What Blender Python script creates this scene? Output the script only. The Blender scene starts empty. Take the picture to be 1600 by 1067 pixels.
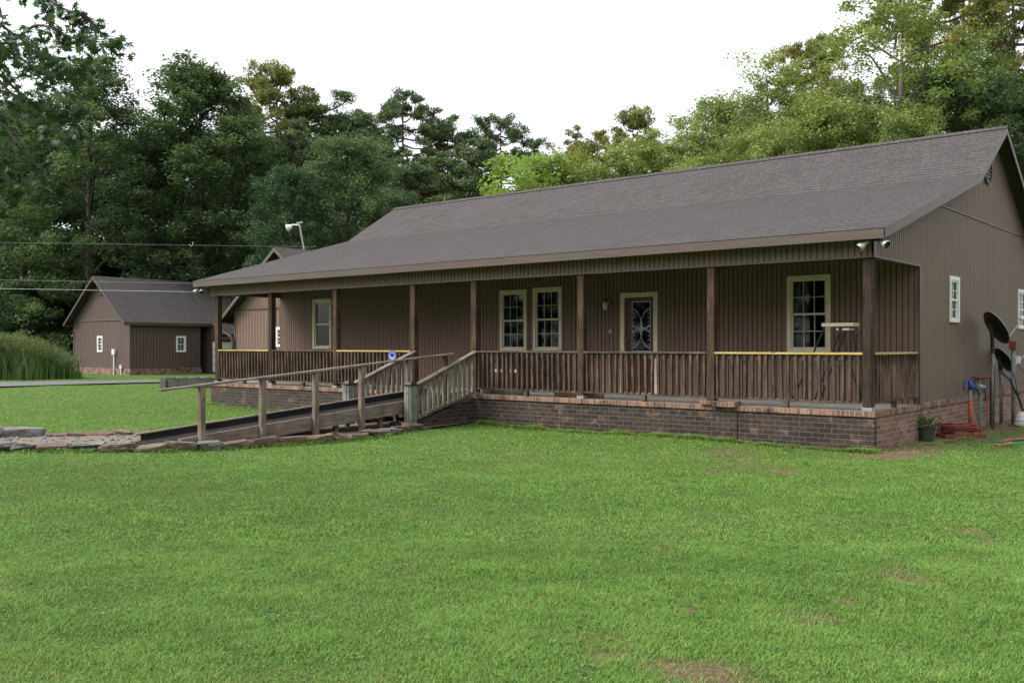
import bpy, math, random
import numpy as np
from mathutils import Vector, Matrix
rnd = random.Random(7)
sc = bpy.context.scene
C = sc.collection
# ---------------------------------------------------------------- camera frame
CX, CY, CZ = 5.171, -15.03, 1.65
RX, RY = .768, .640
FX, FY = -.640, .768
FOC = 1486.0
HY = 540.0
def at(px, f):
    r = (px-800)/FOC*f
    return (CX+r*RX+f*FX, CY+r*RY+f*FY)
def rf(r, f): return (CX+r*RX+f*FX, CY+r*RY+f*FY)
def onY(px, Y):
    k = (px-800)/FOC
    # r=k f ; CY + r*RY + f*FY = Y
    f = (Y-CY)/(k*RY+FY)
    return CX+k*f*RX+f*FX, f
def onX(px, X):
    k = (px-800)/FOC
    f = (X-CX)/(k*RX+FX)
    return CY+k*f*RY+f*FY, f
def zof(py, f): return CZ+(HY-py)/FOC*f
# ---------------------------------------------------------------- nodes / materials
def newmat(name):
    m = bpy.data.materials.new(name); m.use_nodes = True
    nt = m.node_tree; nt.nodes.clear()
    out = nt.nodes.new('ShaderNodeOutputMaterial')
    b = nt.nodes.new('ShaderNodeBsdfPrincipled')
    nt.links.new(b.outputs[0], out.inputs[0])
    return m, nt, b, out
def N(nt, typ, **kw):
    n = nt.nodes.new('ShaderNode'+typ)
    for k, v in kw.items():
        if k in n.inputs.keys() if isinstance(k, str) else False: n.inputs[k].default_value = v
        else: setattr(n, k, v)
    return n
def ramp(nt, fac, stops):
    r = nt.nodes.new('ShaderNodeValToRGB')
    el = r.color_ramp.elements
    while len(el) < len(stops): el.new(.5)
    for e, (p, c) in zip(el, stops):
        e.position = p; e.color = (*c, 1) if len(c) == 3 else c
    nt.links.new(fac, r.inputs[0]); return r.outputs[0]
def mixc(nt, fac, a, b, mode='MIX'):
    m = nt.nodes.new('ShaderNodeMix'); m.data_type = 'RGBA'; m.blend_type = mode
    for inp, v in ((m.inputs[0], fac), (m.inputs[6], a), (m.inputs[7], b)):
        if isinstance(v, (int, float)): inp.default_value = v
        elif isinstance(v, tuple): inp.default_value = (*v, 1)
        else: nt.links.new(v, inp)
    return m.outputs[2]
def coords(nt, scale=(1,1,1), kind='Object', rot=(0,0,0), loc=(0,0,0)):
    t = nt.nodes.new('ShaderNodeTexCoord'); mp = nt.nodes.new('ShaderNodeMapping')
    mp.inputs['Scale'].default_value = scale; mp.inputs['Rotation'].default_value = rot
    mp.inputs['Location'].default_value = loc
    nt.links.new(t.outputs[kind], mp.inputs[0]); return mp.outputs[0]
def noise(nt, vec, scale, detail=4, rough=.55):
    n = nt.nodes.new('ShaderNodeTexNoise'); n.inputs['Scale'].default_value = scale
    n.inputs['Detail'].default_value = detail; n.inputs['Roughness'].default_value = rough
    if vec is not None: nt.links.new(vec, n.inputs['Vector'])
    return n.outputs[0]
def math_(nt, op, a, b=None):
    m = nt.nodes.new('ShaderNodeMath'); m.operation = op
    for i, v in enumerate((a, b)):
        if v is None: continue
        if isinstance(v, (int, float)): m.inputs[i].default_value = v
        else: nt.links.new(v, m.inputs[i])
    return m.outputs[0]
def bump(nt, h, b, strength=.4, dist=.01):
    n = nt.nodes.new('ShaderNodeBump'); n.inputs['Strength'].default_value = strength
    n.inputs['Distance'].default_value = dist
    nt.links.new(h, n.inputs['Height']); nt.links.new(n.outputs[0], b.inputs['Normal'])
def simple(name, c, rough=.6, metal=0, var=.25, scale=6, stretch=(1,1,1), bs=.2):
    m, nt, b, o = newmat(name)
    v = coords(nt, stretch)
    n = noise(nt, v, scale, 5, .6)
    lo = tuple(x*(1-var) for x in c); hi = tuple(min(1, x*(1+var)) for x in c)
    col = ramp(nt, n, [(.3, lo), (.7, hi)])
    nt.links.new(col, b.inputs['Base Color'])
    b.inputs['Roughness'].default_value = rough; b.inputs['Metallic'].default_value = metal
    if bs: bump(nt, n, b, bs, .004)
    return m
def wood(name, dark, light, axis='z', rough=.8, speck=None):
    m, nt, b, o = newmat(name)
    st = {'z': (9,9,.7), 'x': (.7,9,9), 'y': (9,.7,9)}[axis]
    v = coords(nt, st)
    n1 = noise(nt, v, 4, 6, .65)
    v2 = coords(nt, (1,1,1)); n2 = noise(nt, v2, 2.3, 4, .6)
    c1 = ramp(nt, n1, [(.33, dark), (.68, light)])
    c2 = mixc(nt, ramp(nt, n2, [(.42, (0,0,0)), (.62, (1,1,1))]), c1, speck or tuple(x*.55 for x in dark))
    vk = coords(nt, {'z': (5,5,2.2), 'x': (2.2,5,5), 'y': (5,2.2,5)}[axis])
    vo = nt.nodes.new('ShaderNodeTexVoronoi'); vo.inputs['Scale'].default_value = 1.3
    nt.links.new(vk, vo.inputs['Vector'])
    kn = ramp(nt, vo.outputs['Distance'], [(.05, (1,1,1)), (.12, (0,0,0))])
    c3 = mixc(nt, kn, mixc(nt, .55, c1, c2), tuple(x*.3 for x in dark))
    nt.links.new(c3, b.inputs['Base Color']); b.inputs['Roughness'].default_value = rough
    b.inputs['Specular IOR Level'].default_value = .25
    bump(nt, n1, b, .5, .006)
    return m
def siding_mat(name, c, warm=None):
    m, nt, b, o = newmat(name)
    v = coords(nt, (14,14,.8)); n = noise(nt, v, 3, 6, .6)
    v2 = coords(nt, (1,1,.35)); n2 = noise(nt, v2, .9, 4, .6)
    c1 = ramp(nt, n, [(.3, tuple(x*.86 for x in c)), (.7, tuple(x*1.12 for x in c))])
    c2 = mixc(nt, ramp(nt, n2, [(.35, (0,0,0)), (.7, (.45,.45,.45))]), c1, tuple(x*y for x, y in zip(c, (.78,.8,.85))))
    nt.links.new(c2, b.inputs['Base Color']); b.inputs['Roughness'].default_value = .62
    b.inputs['Specular IOR Level'].default_value = .3
    bump(nt, n, b, .35, .003); return m
def brick_mat(name, dirty=.0, cap=False):
    m, nt, b, o = newmat(name)
    t = nt.nodes.new('ShaderNodeTexCoord'); s = nt.nodes.new('ShaderNodeSeparateXYZ')
    nt.links.new(t.outputs['Object'], s.inputs[0])
    u = math_(nt, 'ADD', s.outputs[0], s.outputs[1])
    cb = nt.nodes.new('ShaderNodeCombineXYZ')
    if cap:
        nt.links.new(u, cb.inputs[0]); nt.links.new(math_(nt, 'MULTIPLY', s.outputs[2], .01), cb.inputs[1])
    else:
        nt.links.new(u, cb.inputs[0]); nt.links.new(s.outputs[2], cb.inputs[1])
    wob = noise(nt, t.outputs['Object'], 7, 2)
    vadd = nt.nodes.new('ShaderNodeVectorMath'); vadd.operation = 'MULTIPLY_ADD'
    nt.links.new(wob, vadd.inputs[0]); vadd.inputs[1].default_value = (.012,.012,0); nt.links.new(cb.outputs[0], vadd.inputs[2])
    br = nt.nodes.new('ShaderNodeTexBrick'); nt.links.new(vadd.outputs[0], br.inputs['Vector'])
    br.inputs['Scale'].default_value = 1
    br.inputs['Brick Width'].default_value = .074 if cap else .215
    br.inputs['Row Height'].default_value = 5. if cap else .081
    br.inputs['Mortar Size'].default_value = .005
    br.inputs['Mortar Smooth'].default_value = .15
    br.inputs['Bias'].default_value = 0
    br.offset = 0 if cap else .5
    br.inputs['Color1'].default_value = (.0,.0,.0,1); br.inputs['Color2'].default_value = (1,1,1,1); br.inputs['Mortar'].default_value = (.5,.5,.5,1)
    n = noise(nt, t.outputs['Object'], 3.2, 6, .65)
    n2 = noise(nt, t.outputs['Object'], 40, 3, .6)
    f = math_(nt, 'ADD', math_(nt, 'MULTIPLY', br.outputs['Color'], .6), math_(nt, 'MULTIPLY', n2, .4))
    red = ramp(nt, f, [(.15, (.14,.075,.055)), (.45, (.22,.118,.085)), (.65, (.27,.155,.11)), (.9, (.34,.23,.17))])
    soot = ramp(nt, f, [(.15, (.012,.010,.009)), (.8, (.044,.033,.027))])
    cln = nt.nodes.new('ShaderNodeMapRange')
    nt.links.new(n, cln.inputs[0]); cln.inputs[1].default_value = .62-dirty*.25; cln.inputs[2].default_value = .75-dirty*.18
    cln.inputs[3].default_value = 0; cln.inputs[4].default_value = .95
    body = mixc(nt, cln.outputs[0], red, soot)
    mort = mixc(nt, math_(nt, 'MULTIPLY', cln.outputs[0], .8), (.36,.30,.25), (.060,.050,.043))
    col = mixc(nt, br.outputs['Fac'], body, mort)
    nt.links.new(col, b.inputs['Base Color']); b.inputs['Roughness'].default_value = .88
    h = math_(nt, 'SUBTRACT', math_(nt, 'MULTIPLY', n2, .4), br.outputs['Fac'])
    bump(nt, h, b, .7, .006); return m
def shingle_mat(name):
    m, nt, b, o = newmat(name)
    t = nt.nodes.new('ShaderNodeTexCoord')
    uv = t.outputs['UV']
    br = nt.nodes.new('ShaderNodeTexBrick'); nt.links.new(uv, br.inputs['Vector'])
    br.inputs['Scale'].default_value = 1; br.inputs['Brick Width'].default_value = .19
    br.inputs['Row Height'].default_value = .14; br.inputs['Mortar Size'].default_value = .009
    br.inputs['Color1'].default_value = (0,0,0,1); br.inputs['Color2'].default_value = (1,1,1,1); br.inputs['Mortar'].default_value = (.3,.3,.3,1)
    br.offset = .37; br.offset_frequency = 3; br.squash = .7; br.squash_frequency = 2
    n = noise(nt, uv, .6, 5, .65); n2 = noise(nt, uv, 90, 2, .7); n3 = noise(nt, coords(nt, (3.2,7.2,1), 'UV'), 1, 2, .6); n4 = noise(nt, coords(nt, (1.3,7.2,1), 'UV'), 1, 3, .7)
    f = math_(nt, 'ADD', math_(nt, 'MULTIPLY', br.outputs['Color'], .18), math_(nt, 'ADD', math_(nt, 'MULTIPLY', n3, .37), math_(nt, 'MULTIPLY', n4, .37)))
    c = ramp(nt, f, [(.30, (.030,.027,.026)), (.5, (.067,.060,.058)), (.70, (.108,.097,.092))])
    c = mixc(nt, ramp(nt, n, [(.35, (0,0,0)), (.72, (.55,.55,.55))]), c, (.080,.076,.080))
    c = mixc(nt, .35, c, ramp(nt, n2, [(.3, (.03,.028,.028)), (.7, (.20,.185,.18))]))
    c = mixc(nt, math_(nt, 'MULTIPLY', br.outputs['Fac'], .5), c, (.02,.018,.018))  # dark tab joints plus a painted shadow line along each course
    nt.links.new(c, b.inputs['Base Color']); b.inputs['Roughness'].default_value = .9
    b.inputs['Specular IOR Level'].default_value = .2
    bump(nt, f, b, .5, .006); return m
def leaf_mat(name, cols, trans=.35):
    m = bpy.data.materials.new(name); m.use_nodes = True; nt = m.node_tree; nt.nodes.clear()
    out = nt.nodes.new('ShaderNodeOutputMaterial')
    a = nt.nodes.new('ShaderNodeAttribute'); a.attribute_name = 't'
    n = len(cols)
    c = ramp(nt, a.outputs['Fac'], [((i+.0)/(n-1), cc) for i, cc in enumerate(cols)])
    b = nt.nodes.new('ShaderNodeBsdfPrincipled'); nt.links.new(c, b.inputs['Base Color'])
    b.inputs['Roughness'].default_value = .5; b.inputs['Specular IOR Level'].default_value = .35
    tr = nt.nodes.new('ShaderNodeBsdfTranslucent'); nt.links.new(mixc(nt, 1, c, (1.25,1.3,.6), 'MULTIPLY'), tr.inputs[0])
    mx = nt.nodes.new('ShaderNodeMixShader'); mx.inputs[0].default_value = trans
    nt.links.new(b.outputs[0], mx.inputs[1]); nt.links.new(tr.outputs[0], mx.inputs[2]); nt.links.new(mx.outputs[0], out.inputs[0])
    return m
def glass_mat():
    m = bpy.data.materials.new('window_glass'); m.use_nodes = True; nt = m.node_tree; nt.nodes.clear()
    out = nt.nodes.new('ShaderNodeOutputMaterial')
    tr = nt.nodes.new('ShaderNodeBsdfTransparent'); tr.inputs[0].default_value = (.62,.66,.64,1)
    g = nt.nodes.new('ShaderNodeBsdfGlossy'); g.inputs['Roughness'].default_value = .03
    fr = nt.nodes.new('ShaderNodeFresnel'); fr.inputs[0].default_value = 1.38
    mx = nt.nodes.new('ShaderNodeMixShader'); nt.links.new(fr.outputs[0], mx.inputs[0])
    nt.links.new(tr.outputs[0], mx.inputs[1]); nt.links.new(g.outputs[0], mx.inputs[2]); nt.links.new(mx.outputs[0], out.inputs[0])
    return m

M = {}
M['siding'] = siding_mat('siding', (.192,.127,.099))
M['siding_end'] = siding_mat('siding_end', (.19,.128,.102))
M['siding_shed'] = siding_mat('siding_shed', (.118,.080,.071))
M['trim'] = simple('trim', (.088,.065,.053), .5, var=.15, scale=3, stretch=(.5,3,3))
M['trim_dark'] = simple('trim_dark', (.065,.048,.042), .6)
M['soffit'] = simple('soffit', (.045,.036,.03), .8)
M['brick_dirty'] = brick_mat('brick_dirty', 1.65)
M['brick_shed'] = brick_mat('brick_shed', .55)
M['brick_end'] = brick_mat('brick_end', .0)
M['brick_cap'] = brick_mat('brick_cap', .5, True)
M['brick_cap_dirty'] = brick_mat('brick_cap_dirty', .75, True)
M['shingle'] = shingle_mat('shingle')
M['concrete'] = simple('concrete', (.27,.255,.235), .85, var=.2, scale=3)
M['post'] = wood('post_wood', (.030,.019,.013), (.135,.082,.052))
M['post_dark'] = wood('post_dark', (.022,.015,.012), (.075,.048,.034))
M['post_grey'] = wood('post_grey', (.13,.135,.12), (.34,.35,.32))
M['bal'] = wood('baluster_wood', (.026,.016,.012), (.20,.135,.10), speck=(.025,.018,.015))
M['bal_grey'] = wood('stair_baluster_wood', (.14,.12,.095), (.36,.32,.265), speck=(.08,.075,.05))
M['rail'] = wood('rail_wood', (.06,.042,.033), (.19,.145,.115), 'x')
M['rail_yellow'] = wood('new_rail_wood', (.42,.30,.10), (.62,.50,.22), 'x', speck=(.35,.25,.09))
M['rail_yellow_y'] = wood('new_rail_wood_side', (.42,.30,.10), (.62,.50,.22), 'y', speck=(.35,.25,.09))
M['ramp'] = wood('ramp_wood', (.13,.10,.082), (.31,.26,.215), 'y')
M['ramp_post'] = wood('ramp_post_wood', (.13,.10,.08), (.30,.245,.20), 'z')
M['ramp_dark'] = wood('ramp_dark', (.012,.011,.011), (.032,.029,.027), 'y')
M['cream'] = simple('cream_frame', (.66,.585,.44), .5, var=.1, scale=4)
M['white'] = simple('white_frame', (.74,.74,.72), .45, var=.06, scale=4)
M['muntin'] = simple('muntin', (.42,.41,.36), .5, var=.1)
M['glass'] = glass_mat()
M['curtain'] = simple('curtain', (.18,.21,.15), .9, var=.35, scale=4, stretch=(9,9,.3))
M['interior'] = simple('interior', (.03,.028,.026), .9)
M['door'] = simple('door_red', (.085,.024,.022), .35, var=.25, scale=5, stretch=(5,5,.6))
M['came'] = simple('came', (.55,.6,.6), .3, .6, var=.1)
M['brass'] = simple('brass', (.30,.19,.07), .35, .9, var=.2)
M['galv'] = simple('galvanised', (.36,.39,.38), .5, .55, var=.2, scale=9)
M['pole'] = simple('grey_pole', (.20,.235,.225), .55, .4, var=.22, scale=7)
M['dish'] = simple('dish', (.018,.016,.018), .4, .2, var=.3)
M['dish_rim'] = simple('dish_rim', (.42,.44,.45), .4, .3, var=.1)
M['arm'] = simple('arm', (.42,.42,.43), .4, .5, var=.1)
M['black'] = simple('black_part', (.015,.015,.016), .45, var=.3)
M['rust'] = simple('rust_paint', (.19,.05,.03), .7, var=.4, scale=18)
M['pipe_red'] = simple('orange_red_pipe', (.38,.085,.035), .6, var=.25, scale=14)
M['blue'] = simple('blue_iron', (.02,.055,.30), .4, var=.25, scale=14)
M['hose_green'] = simple('green_hose', (.03,.24,.14), .45, var=.2)
M['hose_red'] = simple('red_hose', (.26,.05,.04), .5, var=.25)
M['white_plastic'] = simple('white_plastic', (.75,.75,.74), .4, var=.06)
M['lamp_metal'] = simple('lamp_metal', (.50,.49,.47), .35, .5, var=.12)
M['pot'] = simple('pot', (.045,.05,.038), .7, var=.4)
M['soil'] = simple('soil', (.16,.105,.075), .95, var=.5, scale=7, bs=.8)
M['wire'] = simple('wire', (.30,.31,.31), .5, 0, var=.02, bs=0)
M['bark'] = wood('bark', (.035,.028,.022), (.13,.105,.085))
M['bark_pine'] = wood('bark_pine', (.055,.033,.024), (.20,.125,.085))
M['bark_pale'] = wood('bark_pale', (.14,.125,.10), (.34,.31,.27))
M['timber'] = wood('old_timber', (.05,.05,.05), (.24,.24,.235), 'x')
M['sign_blue'] = simple('sign_blue', (.03,.05,.36), .35, var=.08)
M['plank_brown'] = wood('plank_brown', (.18,.10,.06), (.34,.21,.14), 'x')
M['plank_green'] = wood('plank_green', (.16,.15,.115), (.30,.28,.22), 'x')
M['asphalt'] = simple('gravel_grey', (.13,.13,.135), .9, var=.35, scale=9, bs=.6)
def rockmat(name, a, b_):
    m, nt, b, o = newmat(name)
    v = coords(nt); n = noise(nt, v, 5, 8, .7); n2 = noise(nt, v, 1.7, 3)
    c = ramp(nt, n, [(.3, a), (.72, b_)])
    c = mixc(nt, ramp(nt, n2, [(.45, (0,0,0)), (.7, (.6,.6,.6))]), c, (.07,.06,.05))
    nt.links.new(c, b.inputs['Base Color']); b.inputs['Roughness'].default_value = .9
    bump(nt, n, b, .9, .03); return m
M['rock_grey'] = rockmat('rock_grey', (.07,.068,.066), (.30,.30,.295))
M['rock_tan'] = rockmat('rock_tan', (.085,.062,.042), (.29,.215,.145))
M['rock_red'] = rockmat('rock_red', (.075,.045,.036), (.22,.135,.105))

# ---------------------------------------------------------------- mesh builder
class MB:
    def __init__(s): s.v = []; s.f = []; s.m = []; s.uv = []; s.has_uv = False
    def quad(s, a, b, c, d, mi=0, uv=None):
        i = len(s.v); s.v += [a, b, c, d]; s.f.append((i, i+1, i+2, i+3)); s.m.append(mi); s.uv.append(uv)
        if uv: s.has_uv = True
    def poly(s, pts, mi=0):
        i = len(s.v); s.v += pts; s.f.append(tuple(range(i, i+len(pts)))); s.m.append(mi); s.uv.append(None)
    def box(s, x0, x1, y0, y1, z0, z1, mi=0, mat=None):
        i = len(s.v)
        p = [Vector((x, y, z)) for z in (z0, z1) for y in (y0, y1) for x in (x0, x1)]
        if mat is not None: p = [mat @ q for q in p]
        s.v += [tuple(q) for q in p]
        for f in ((0,2,3,1), (4,5,7,6), (0,1,5,4), (2,6,7,3), (0,4,6,2), (1,3,7,5)):
            s.f.append(tuple(i+k for k in f)); s.m.append(mi); s.uv.append(None)
    def beam(s, a, b, w, h, mi=0, up=(0,0,1)):
        a = Vector(a); b = Vector(b); d = (b-a); L = d.length; d.normalize()
        up = Vector(up)
        if abs(d.dot(up)) > .99: up = Vector((0,1,0))
        sd = d.cross(up).normalized(); u = sd.cross(d).normalized()
        mt = Matrix((sd, d, u)).transposed().to_4x4(); mt.translation = a
        s.box(-w/2, w/2, 0, L, -h/2, h/2, mi, mt)
    def tube(s, pts, r, n=8, mi=0, cap=True):
        pts = [Vector(p) for p in pts]; rs = r if isinstance(r, (list, tuple)) else [r]*len(pts)
        base = len(s.v); prev = None
        for k, p in enumerate(pts):
            d = (pts[min(k+1, len(pts)-1)]-pts[max(k-1, 0)]).normalized()
            if prev is None:
                ref = Vector((0,0,1)) if abs(d.z) < .9 else Vector((1,0,0))
                a = d.cross(ref).normalized()
            else:
                a = (prev-d*prev.dot(d)).normalized()
            prev = a; b = d.cross(a)
            for j in range(n):
                t = 2*math.pi*j/n
                s.v.append(tuple(p+(a*math.cos(t)+b*math.sin(t))*rs[k]))
        for k in range(len(pts)-1):
            for j in range(n):
                i0 = base+k*n+j; i1 = base+k*n+(j+1) % n
                s.f.append((i0, i1, i1+n, i0+n)); s.m.append(mi); s.uv.append(None)
        if cap:
            s.f.append(tuple(base+j for j in range(n))[::-1]); s.m.append(mi); s.uv.append(None)
            e = base+(len(pts)-1)*n; s.f.append(tuple(e+j for j in range(n))); s.m.append(mi); s.uv.append(None)
    def lathe(s, c, prof, n=20, mi=0, mat=None):
        base = len(s.v)
        for (r, z) in prof:
            for j in range(n):
                t = 2*math.pi*j/n; q = Vector((r*math.cos(t), r*math.sin(t), z))
                if mat is not None: q = mat @ q
                s.v.append(tuple(q+Vector(c)))
        for k in range(len(prof)-1):
            for j in range(n):
                i0 = base+k*n+j; i1 = base+k*n+(j+1) % n
                s.f.append((i0, i1, i1+n, i0+n)); s.m.append(mi); s.uv.append(None)
    def build(s, name, mats, parent=None, smooth=False, bevel=0):
        me = bpy.data.meshes.new(name)
        me.from_pydata([tuple(v) for v in s.v], [], s.f)
        if not isinstance(mats, (list, tuple)): mats = [mats]
        for m in mats: me.materials.append(m)
        me.polygons.foreach_set('material_index', s.m)
        if s.has_uv:
            ul = me.uv_layers.new(name='UVMap')
            for p, uv in zip(me.polygons, s.uv):
                for k, li in enumerate(p.loop_indices):
                    ul.data[li].uv = uv[k] if uv else (0, 0)
        if smooth: me.polygons.foreach_set('use_smooth', [True]*len(me.polygons))
        me.update()
        o = bpy.data.objects.new(name, me); C.objects.link(o)
        if parent is not None:
            o.parent = parent; o.matrix_parent_inverse = Matrix.Translation(parent.location).inverted() if parent.parent is None else Matrix()
        if bevel:
            md = o.modifiers.new('b', 'BEVEL'); md.width = bevel; md.segments = 2; md.limit_method = 'ANGLE'
        return o
def setp(o, label=None, cat=None, group=None, kind=None):
    if label: o['label'] = label
    if cat: o['category'] = cat
    if group: o['group'] = group
    if kind: o['kind'] = kind
    return o
def empty(name, loc, label, cat, group=None):
    o = bpy.data.objects.new(name, None); C.objects.link(o); o.location = loc; o.empty_display_size = .2
    return setp(o, label, cat, group)
def part(name, mats, parent, fn, **kw):
    m = MB(); fn(m); return m.build(name, mats, parent, **kw)

# make parenting simple: every mesh is authored in world space; inverse = root translation
# ---------------------------------------------------------------- siding with real grooves
def siding(mb, plane, const, u0, u1, zb, zt, openings=(), pitch=.102, gw=.021, gd=.030, out=1, mi=0, breaks=()):
    """plane 'Y': wall faces -Y at y=const, u = x.  plane 'X': faces +X at x=const, u = y."""
    zb_f = zb if callable(zb) else (lambda u: zb)
    zt_f = zt if callable(zt) else (lambda u: zt)
    def P(u, z, d):
        return (u, const+d, z) if plane == 'Y' else (const-d, u, z)
    cuts = {u0, u1}
    k = math.ceil(u0/pitch)
    while k*pitch < u1:
        cuts.add(k*pitch); cuts.add(min(u1, k*pitch+gw)); k += 1
    for (a, b, c, d) in openings:
        cuts.add(a); cuts.add(b)
    for b in breaks: cuts.add(b)
    cuts = sorted(c for c in cuts if u0-1e-6 <= c <= u1+1e-6)
    for a, b in zip(cuts[:-1], cuts[1:]):
        if b-a < 1e-5: continue
        mid = (a+b)/2
        g = (mid/pitch-math.floor(mid/pitch))*pitch < gw
        d = gd if g else 0
        segs = []
        lo = [(zb_f(a), zb_f(b))]; cur = (zb_f(a), zb_f(b))
        ops = sorted([o for o in openings if o[0]-1e-6 <= a and b <= o[1]+1e-6], key=lambda o: o[2])
        for o in ops:
            segs.append((cur, (o[2], o[2]))); cur = (o[3], o[3])
        segs.append((cur, (zt_f(a), zt_f(b))))
        for (l, h) in segs:
            if h[0] <= l[0]+1e-4 and h[1] <= l[1]+1e-4: continue
            mb.quad(P(a, l[0], d), P(b, l[1], d), P(b, h[1], d), P(a, h[0], d), mi)
            if g:
                mb.quad(P(a, l[0], 0), P(a, l[0], gd), P(a, h[0], gd), P(a, h[0], 0), mi)
                mb.quad(P(b, l[1], gd), P(b, l[1], 0), P(b, h[1], 0), P(b, h[1], gd), mi)
def window(root, plane, const, u0, u1, z0, z1, frame='cream', cols=3, rows=2, cas=.085, curtain=False, sash=None):
    """window part with casing; sub-parts sash, muntin_grid, glass, curtain"""
    def bx(m, a, b, c, d, y0, y1, mi=0):
        if plane == 'Y': m.box(a, b, const+y0, const+y1, c, d, mi)
        else: m.box(const-y1, const-y0, a, b, c, d, mi)
    m = MB()
    bx(m, u0, u0+cas, z0, z1, -.025, .03); bx(m, u1-cas, u1, z0, z1, -.025, .03)
    bx(m, u0+cas, u1-cas, z1-cas, z1, -.024, .03); bx(m, u0+cas, u1-cas, z0, z0+cas*.75, -.04, .03)
    w = m.build('window', M[frame], root, bevel=.004)
    a, b, c, d = u0+cas, u1-cas, z0+cas*.75, z1-cas
    zm = (c+d)/2
    s = MB(); t = .035
    for (zz0, zz1, off) in ((c, zm+.015, .012), (zm-.015, d, -.004)):
        bx(s, a, a+t, zz0, zz1, off, off+.03); bx(s, b-t, b, zz0, zz1, off, off+.03)
        bx(s, a+t, b-t, zz0, zz0+t, off, off+.03); bx(s, a+t, b-t, zz1-t, zz1, off, off+.03)
    s.build('sash', M[sash or frame], w)
    g = MB(); mw = .016
    for (zz0, zz1, off) in ((c+t, zm-.02, .024), (zm+.02, d-t, .008)):
        for k in range(1, cols):
            x = a+t+(b-a-2*t)*k/cols; bx(g, x-mw/2, x+mw/2, zz0, zz1, off, off+.008)
        for k in range(1, rows):
            z = zz0+(zz1-zz0)*k/rows; bx(g, a+t, b-t, z-mw/2, z+mw/2, off+.001, off+.009)
    if cols*rows > 1: g.build('muntin_grid', M['muntin'] if frame == 'cream' else M[frame], w)
    gl = MB(); bx(gl, a+.01, b-.01, c+.01, d-.01, .034, .038); gl.build('glass', M['glass'], w)
    if curtain:
        cu = MB(); n = 40
        for k in range(n):
            ua = a-.05+(b-a+.1)*k/n; ub = a-.05+(b-a+.1)*(k+1)/n
            da = .16+.025*math.sin(k*1.3); db = .16+.025*math.sin((k+1)*1.3)
            if curtain == 'half' and .35 < k/n < .8: continue
            if plane == 'Y': cu.quad((ua, const+da, c), (ub, const+db, c), (ub, const+db, d), (ua, const+da, d))
            else: cu.quad((const-da, ua, c), (const-db, ub, c), (const-db, ub, d), (const-da, ua, d))
        cu.build('curtain', M['curtain'], w)
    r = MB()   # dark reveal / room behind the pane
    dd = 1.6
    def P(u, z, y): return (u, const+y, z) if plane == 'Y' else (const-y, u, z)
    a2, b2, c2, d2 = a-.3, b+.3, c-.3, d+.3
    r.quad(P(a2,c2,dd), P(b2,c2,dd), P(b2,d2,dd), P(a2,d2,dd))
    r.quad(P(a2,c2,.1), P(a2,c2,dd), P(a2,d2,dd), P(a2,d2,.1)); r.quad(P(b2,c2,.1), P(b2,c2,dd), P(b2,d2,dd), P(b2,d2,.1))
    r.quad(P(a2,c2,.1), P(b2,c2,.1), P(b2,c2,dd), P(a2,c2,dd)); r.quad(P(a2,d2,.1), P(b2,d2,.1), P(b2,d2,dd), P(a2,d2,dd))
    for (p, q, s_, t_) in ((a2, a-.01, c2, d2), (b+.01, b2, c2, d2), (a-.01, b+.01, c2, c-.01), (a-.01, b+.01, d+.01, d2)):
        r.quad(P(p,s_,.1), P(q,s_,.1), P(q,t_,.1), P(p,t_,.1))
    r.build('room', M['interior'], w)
    return w, (u0+cas*.5, u1-cas*.5, z0+cas*.4, z1-cas*.5)
def shingle_plane(mb, prof, u0, u1, axis='X', th=.05, expo=.14, mi=0, voff=0):
    """prof: list of (w,z) from eave to ridge; the roof extrudes along axis u."""
    def P(u, w, z): return (u, w, z) if axis == 'X' else (w, u, z)
    s = voff
    for (w0, z0), (w1, z1) in zip(prof[:-1], prof[1:]):
        L = math.hypot(w1-w0, z1-z0); n = max(1, round(L/expo))
        nz = abs(w1-w0)/L; nw = -(z1-z0)/L*(1 if w1 > w0 else -1)
        for k in range(n):
            a, b = k/n, (k+1)/n
            wa, za = w0+(w1-w0)*a, z0+(z1-z0)*a; wb, zb = w0+(w1-w0)*b, z0+(z1-z0)*b
            st = .005
            va, vb = s+L*a, s+L*b
            va = round(va/.14)*.14+.003; vb = va+.134
            mb.quad(P(u0, wa+nw*st, za+nz*st), P(u1, wa+nw*st, za+nz*st), P(u1, wb, zb), P(u0, wb, zb), mi, uv=((u0, va), (u1, va), (u1, vb), (u0, vb)))
            mb.quad(P(u0, wa, za), P(u1, wa, za), P(u1, wa+nw*st, za+nz*st), P(u0, wa+nw*st, za+nz*st), mi, uv=((u0, va+.02), (u1, va+.02), (u1, va+.03), (u0, va+.03)))
        s += L

# ================================================================ HOUSE
FL = .62           # porch floor height
WY = 2.32          # front wall plane
XL = -18.3
EAVE = 3.44
prof = [(-.32, EAVE), (5.29, 5.03), (7.39, 6.33)]
backp = [(12.8, 6.33-.62*5.41), (7.39, 6.33)]
def roofz(y, pr=prof):
    if y > 7.39: return 6.33-.62*(y-7.39)
    for (a, za), (b, zb) in zip(pr[:-1], pr[1:]):
        if y <= b: return za+(zb-za)*(y-a)/(b-a)
house = empty('house', (-9.1, 6, 0), 'long single storey brown house with full width front porch and grey shingle roof', 'house')
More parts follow.
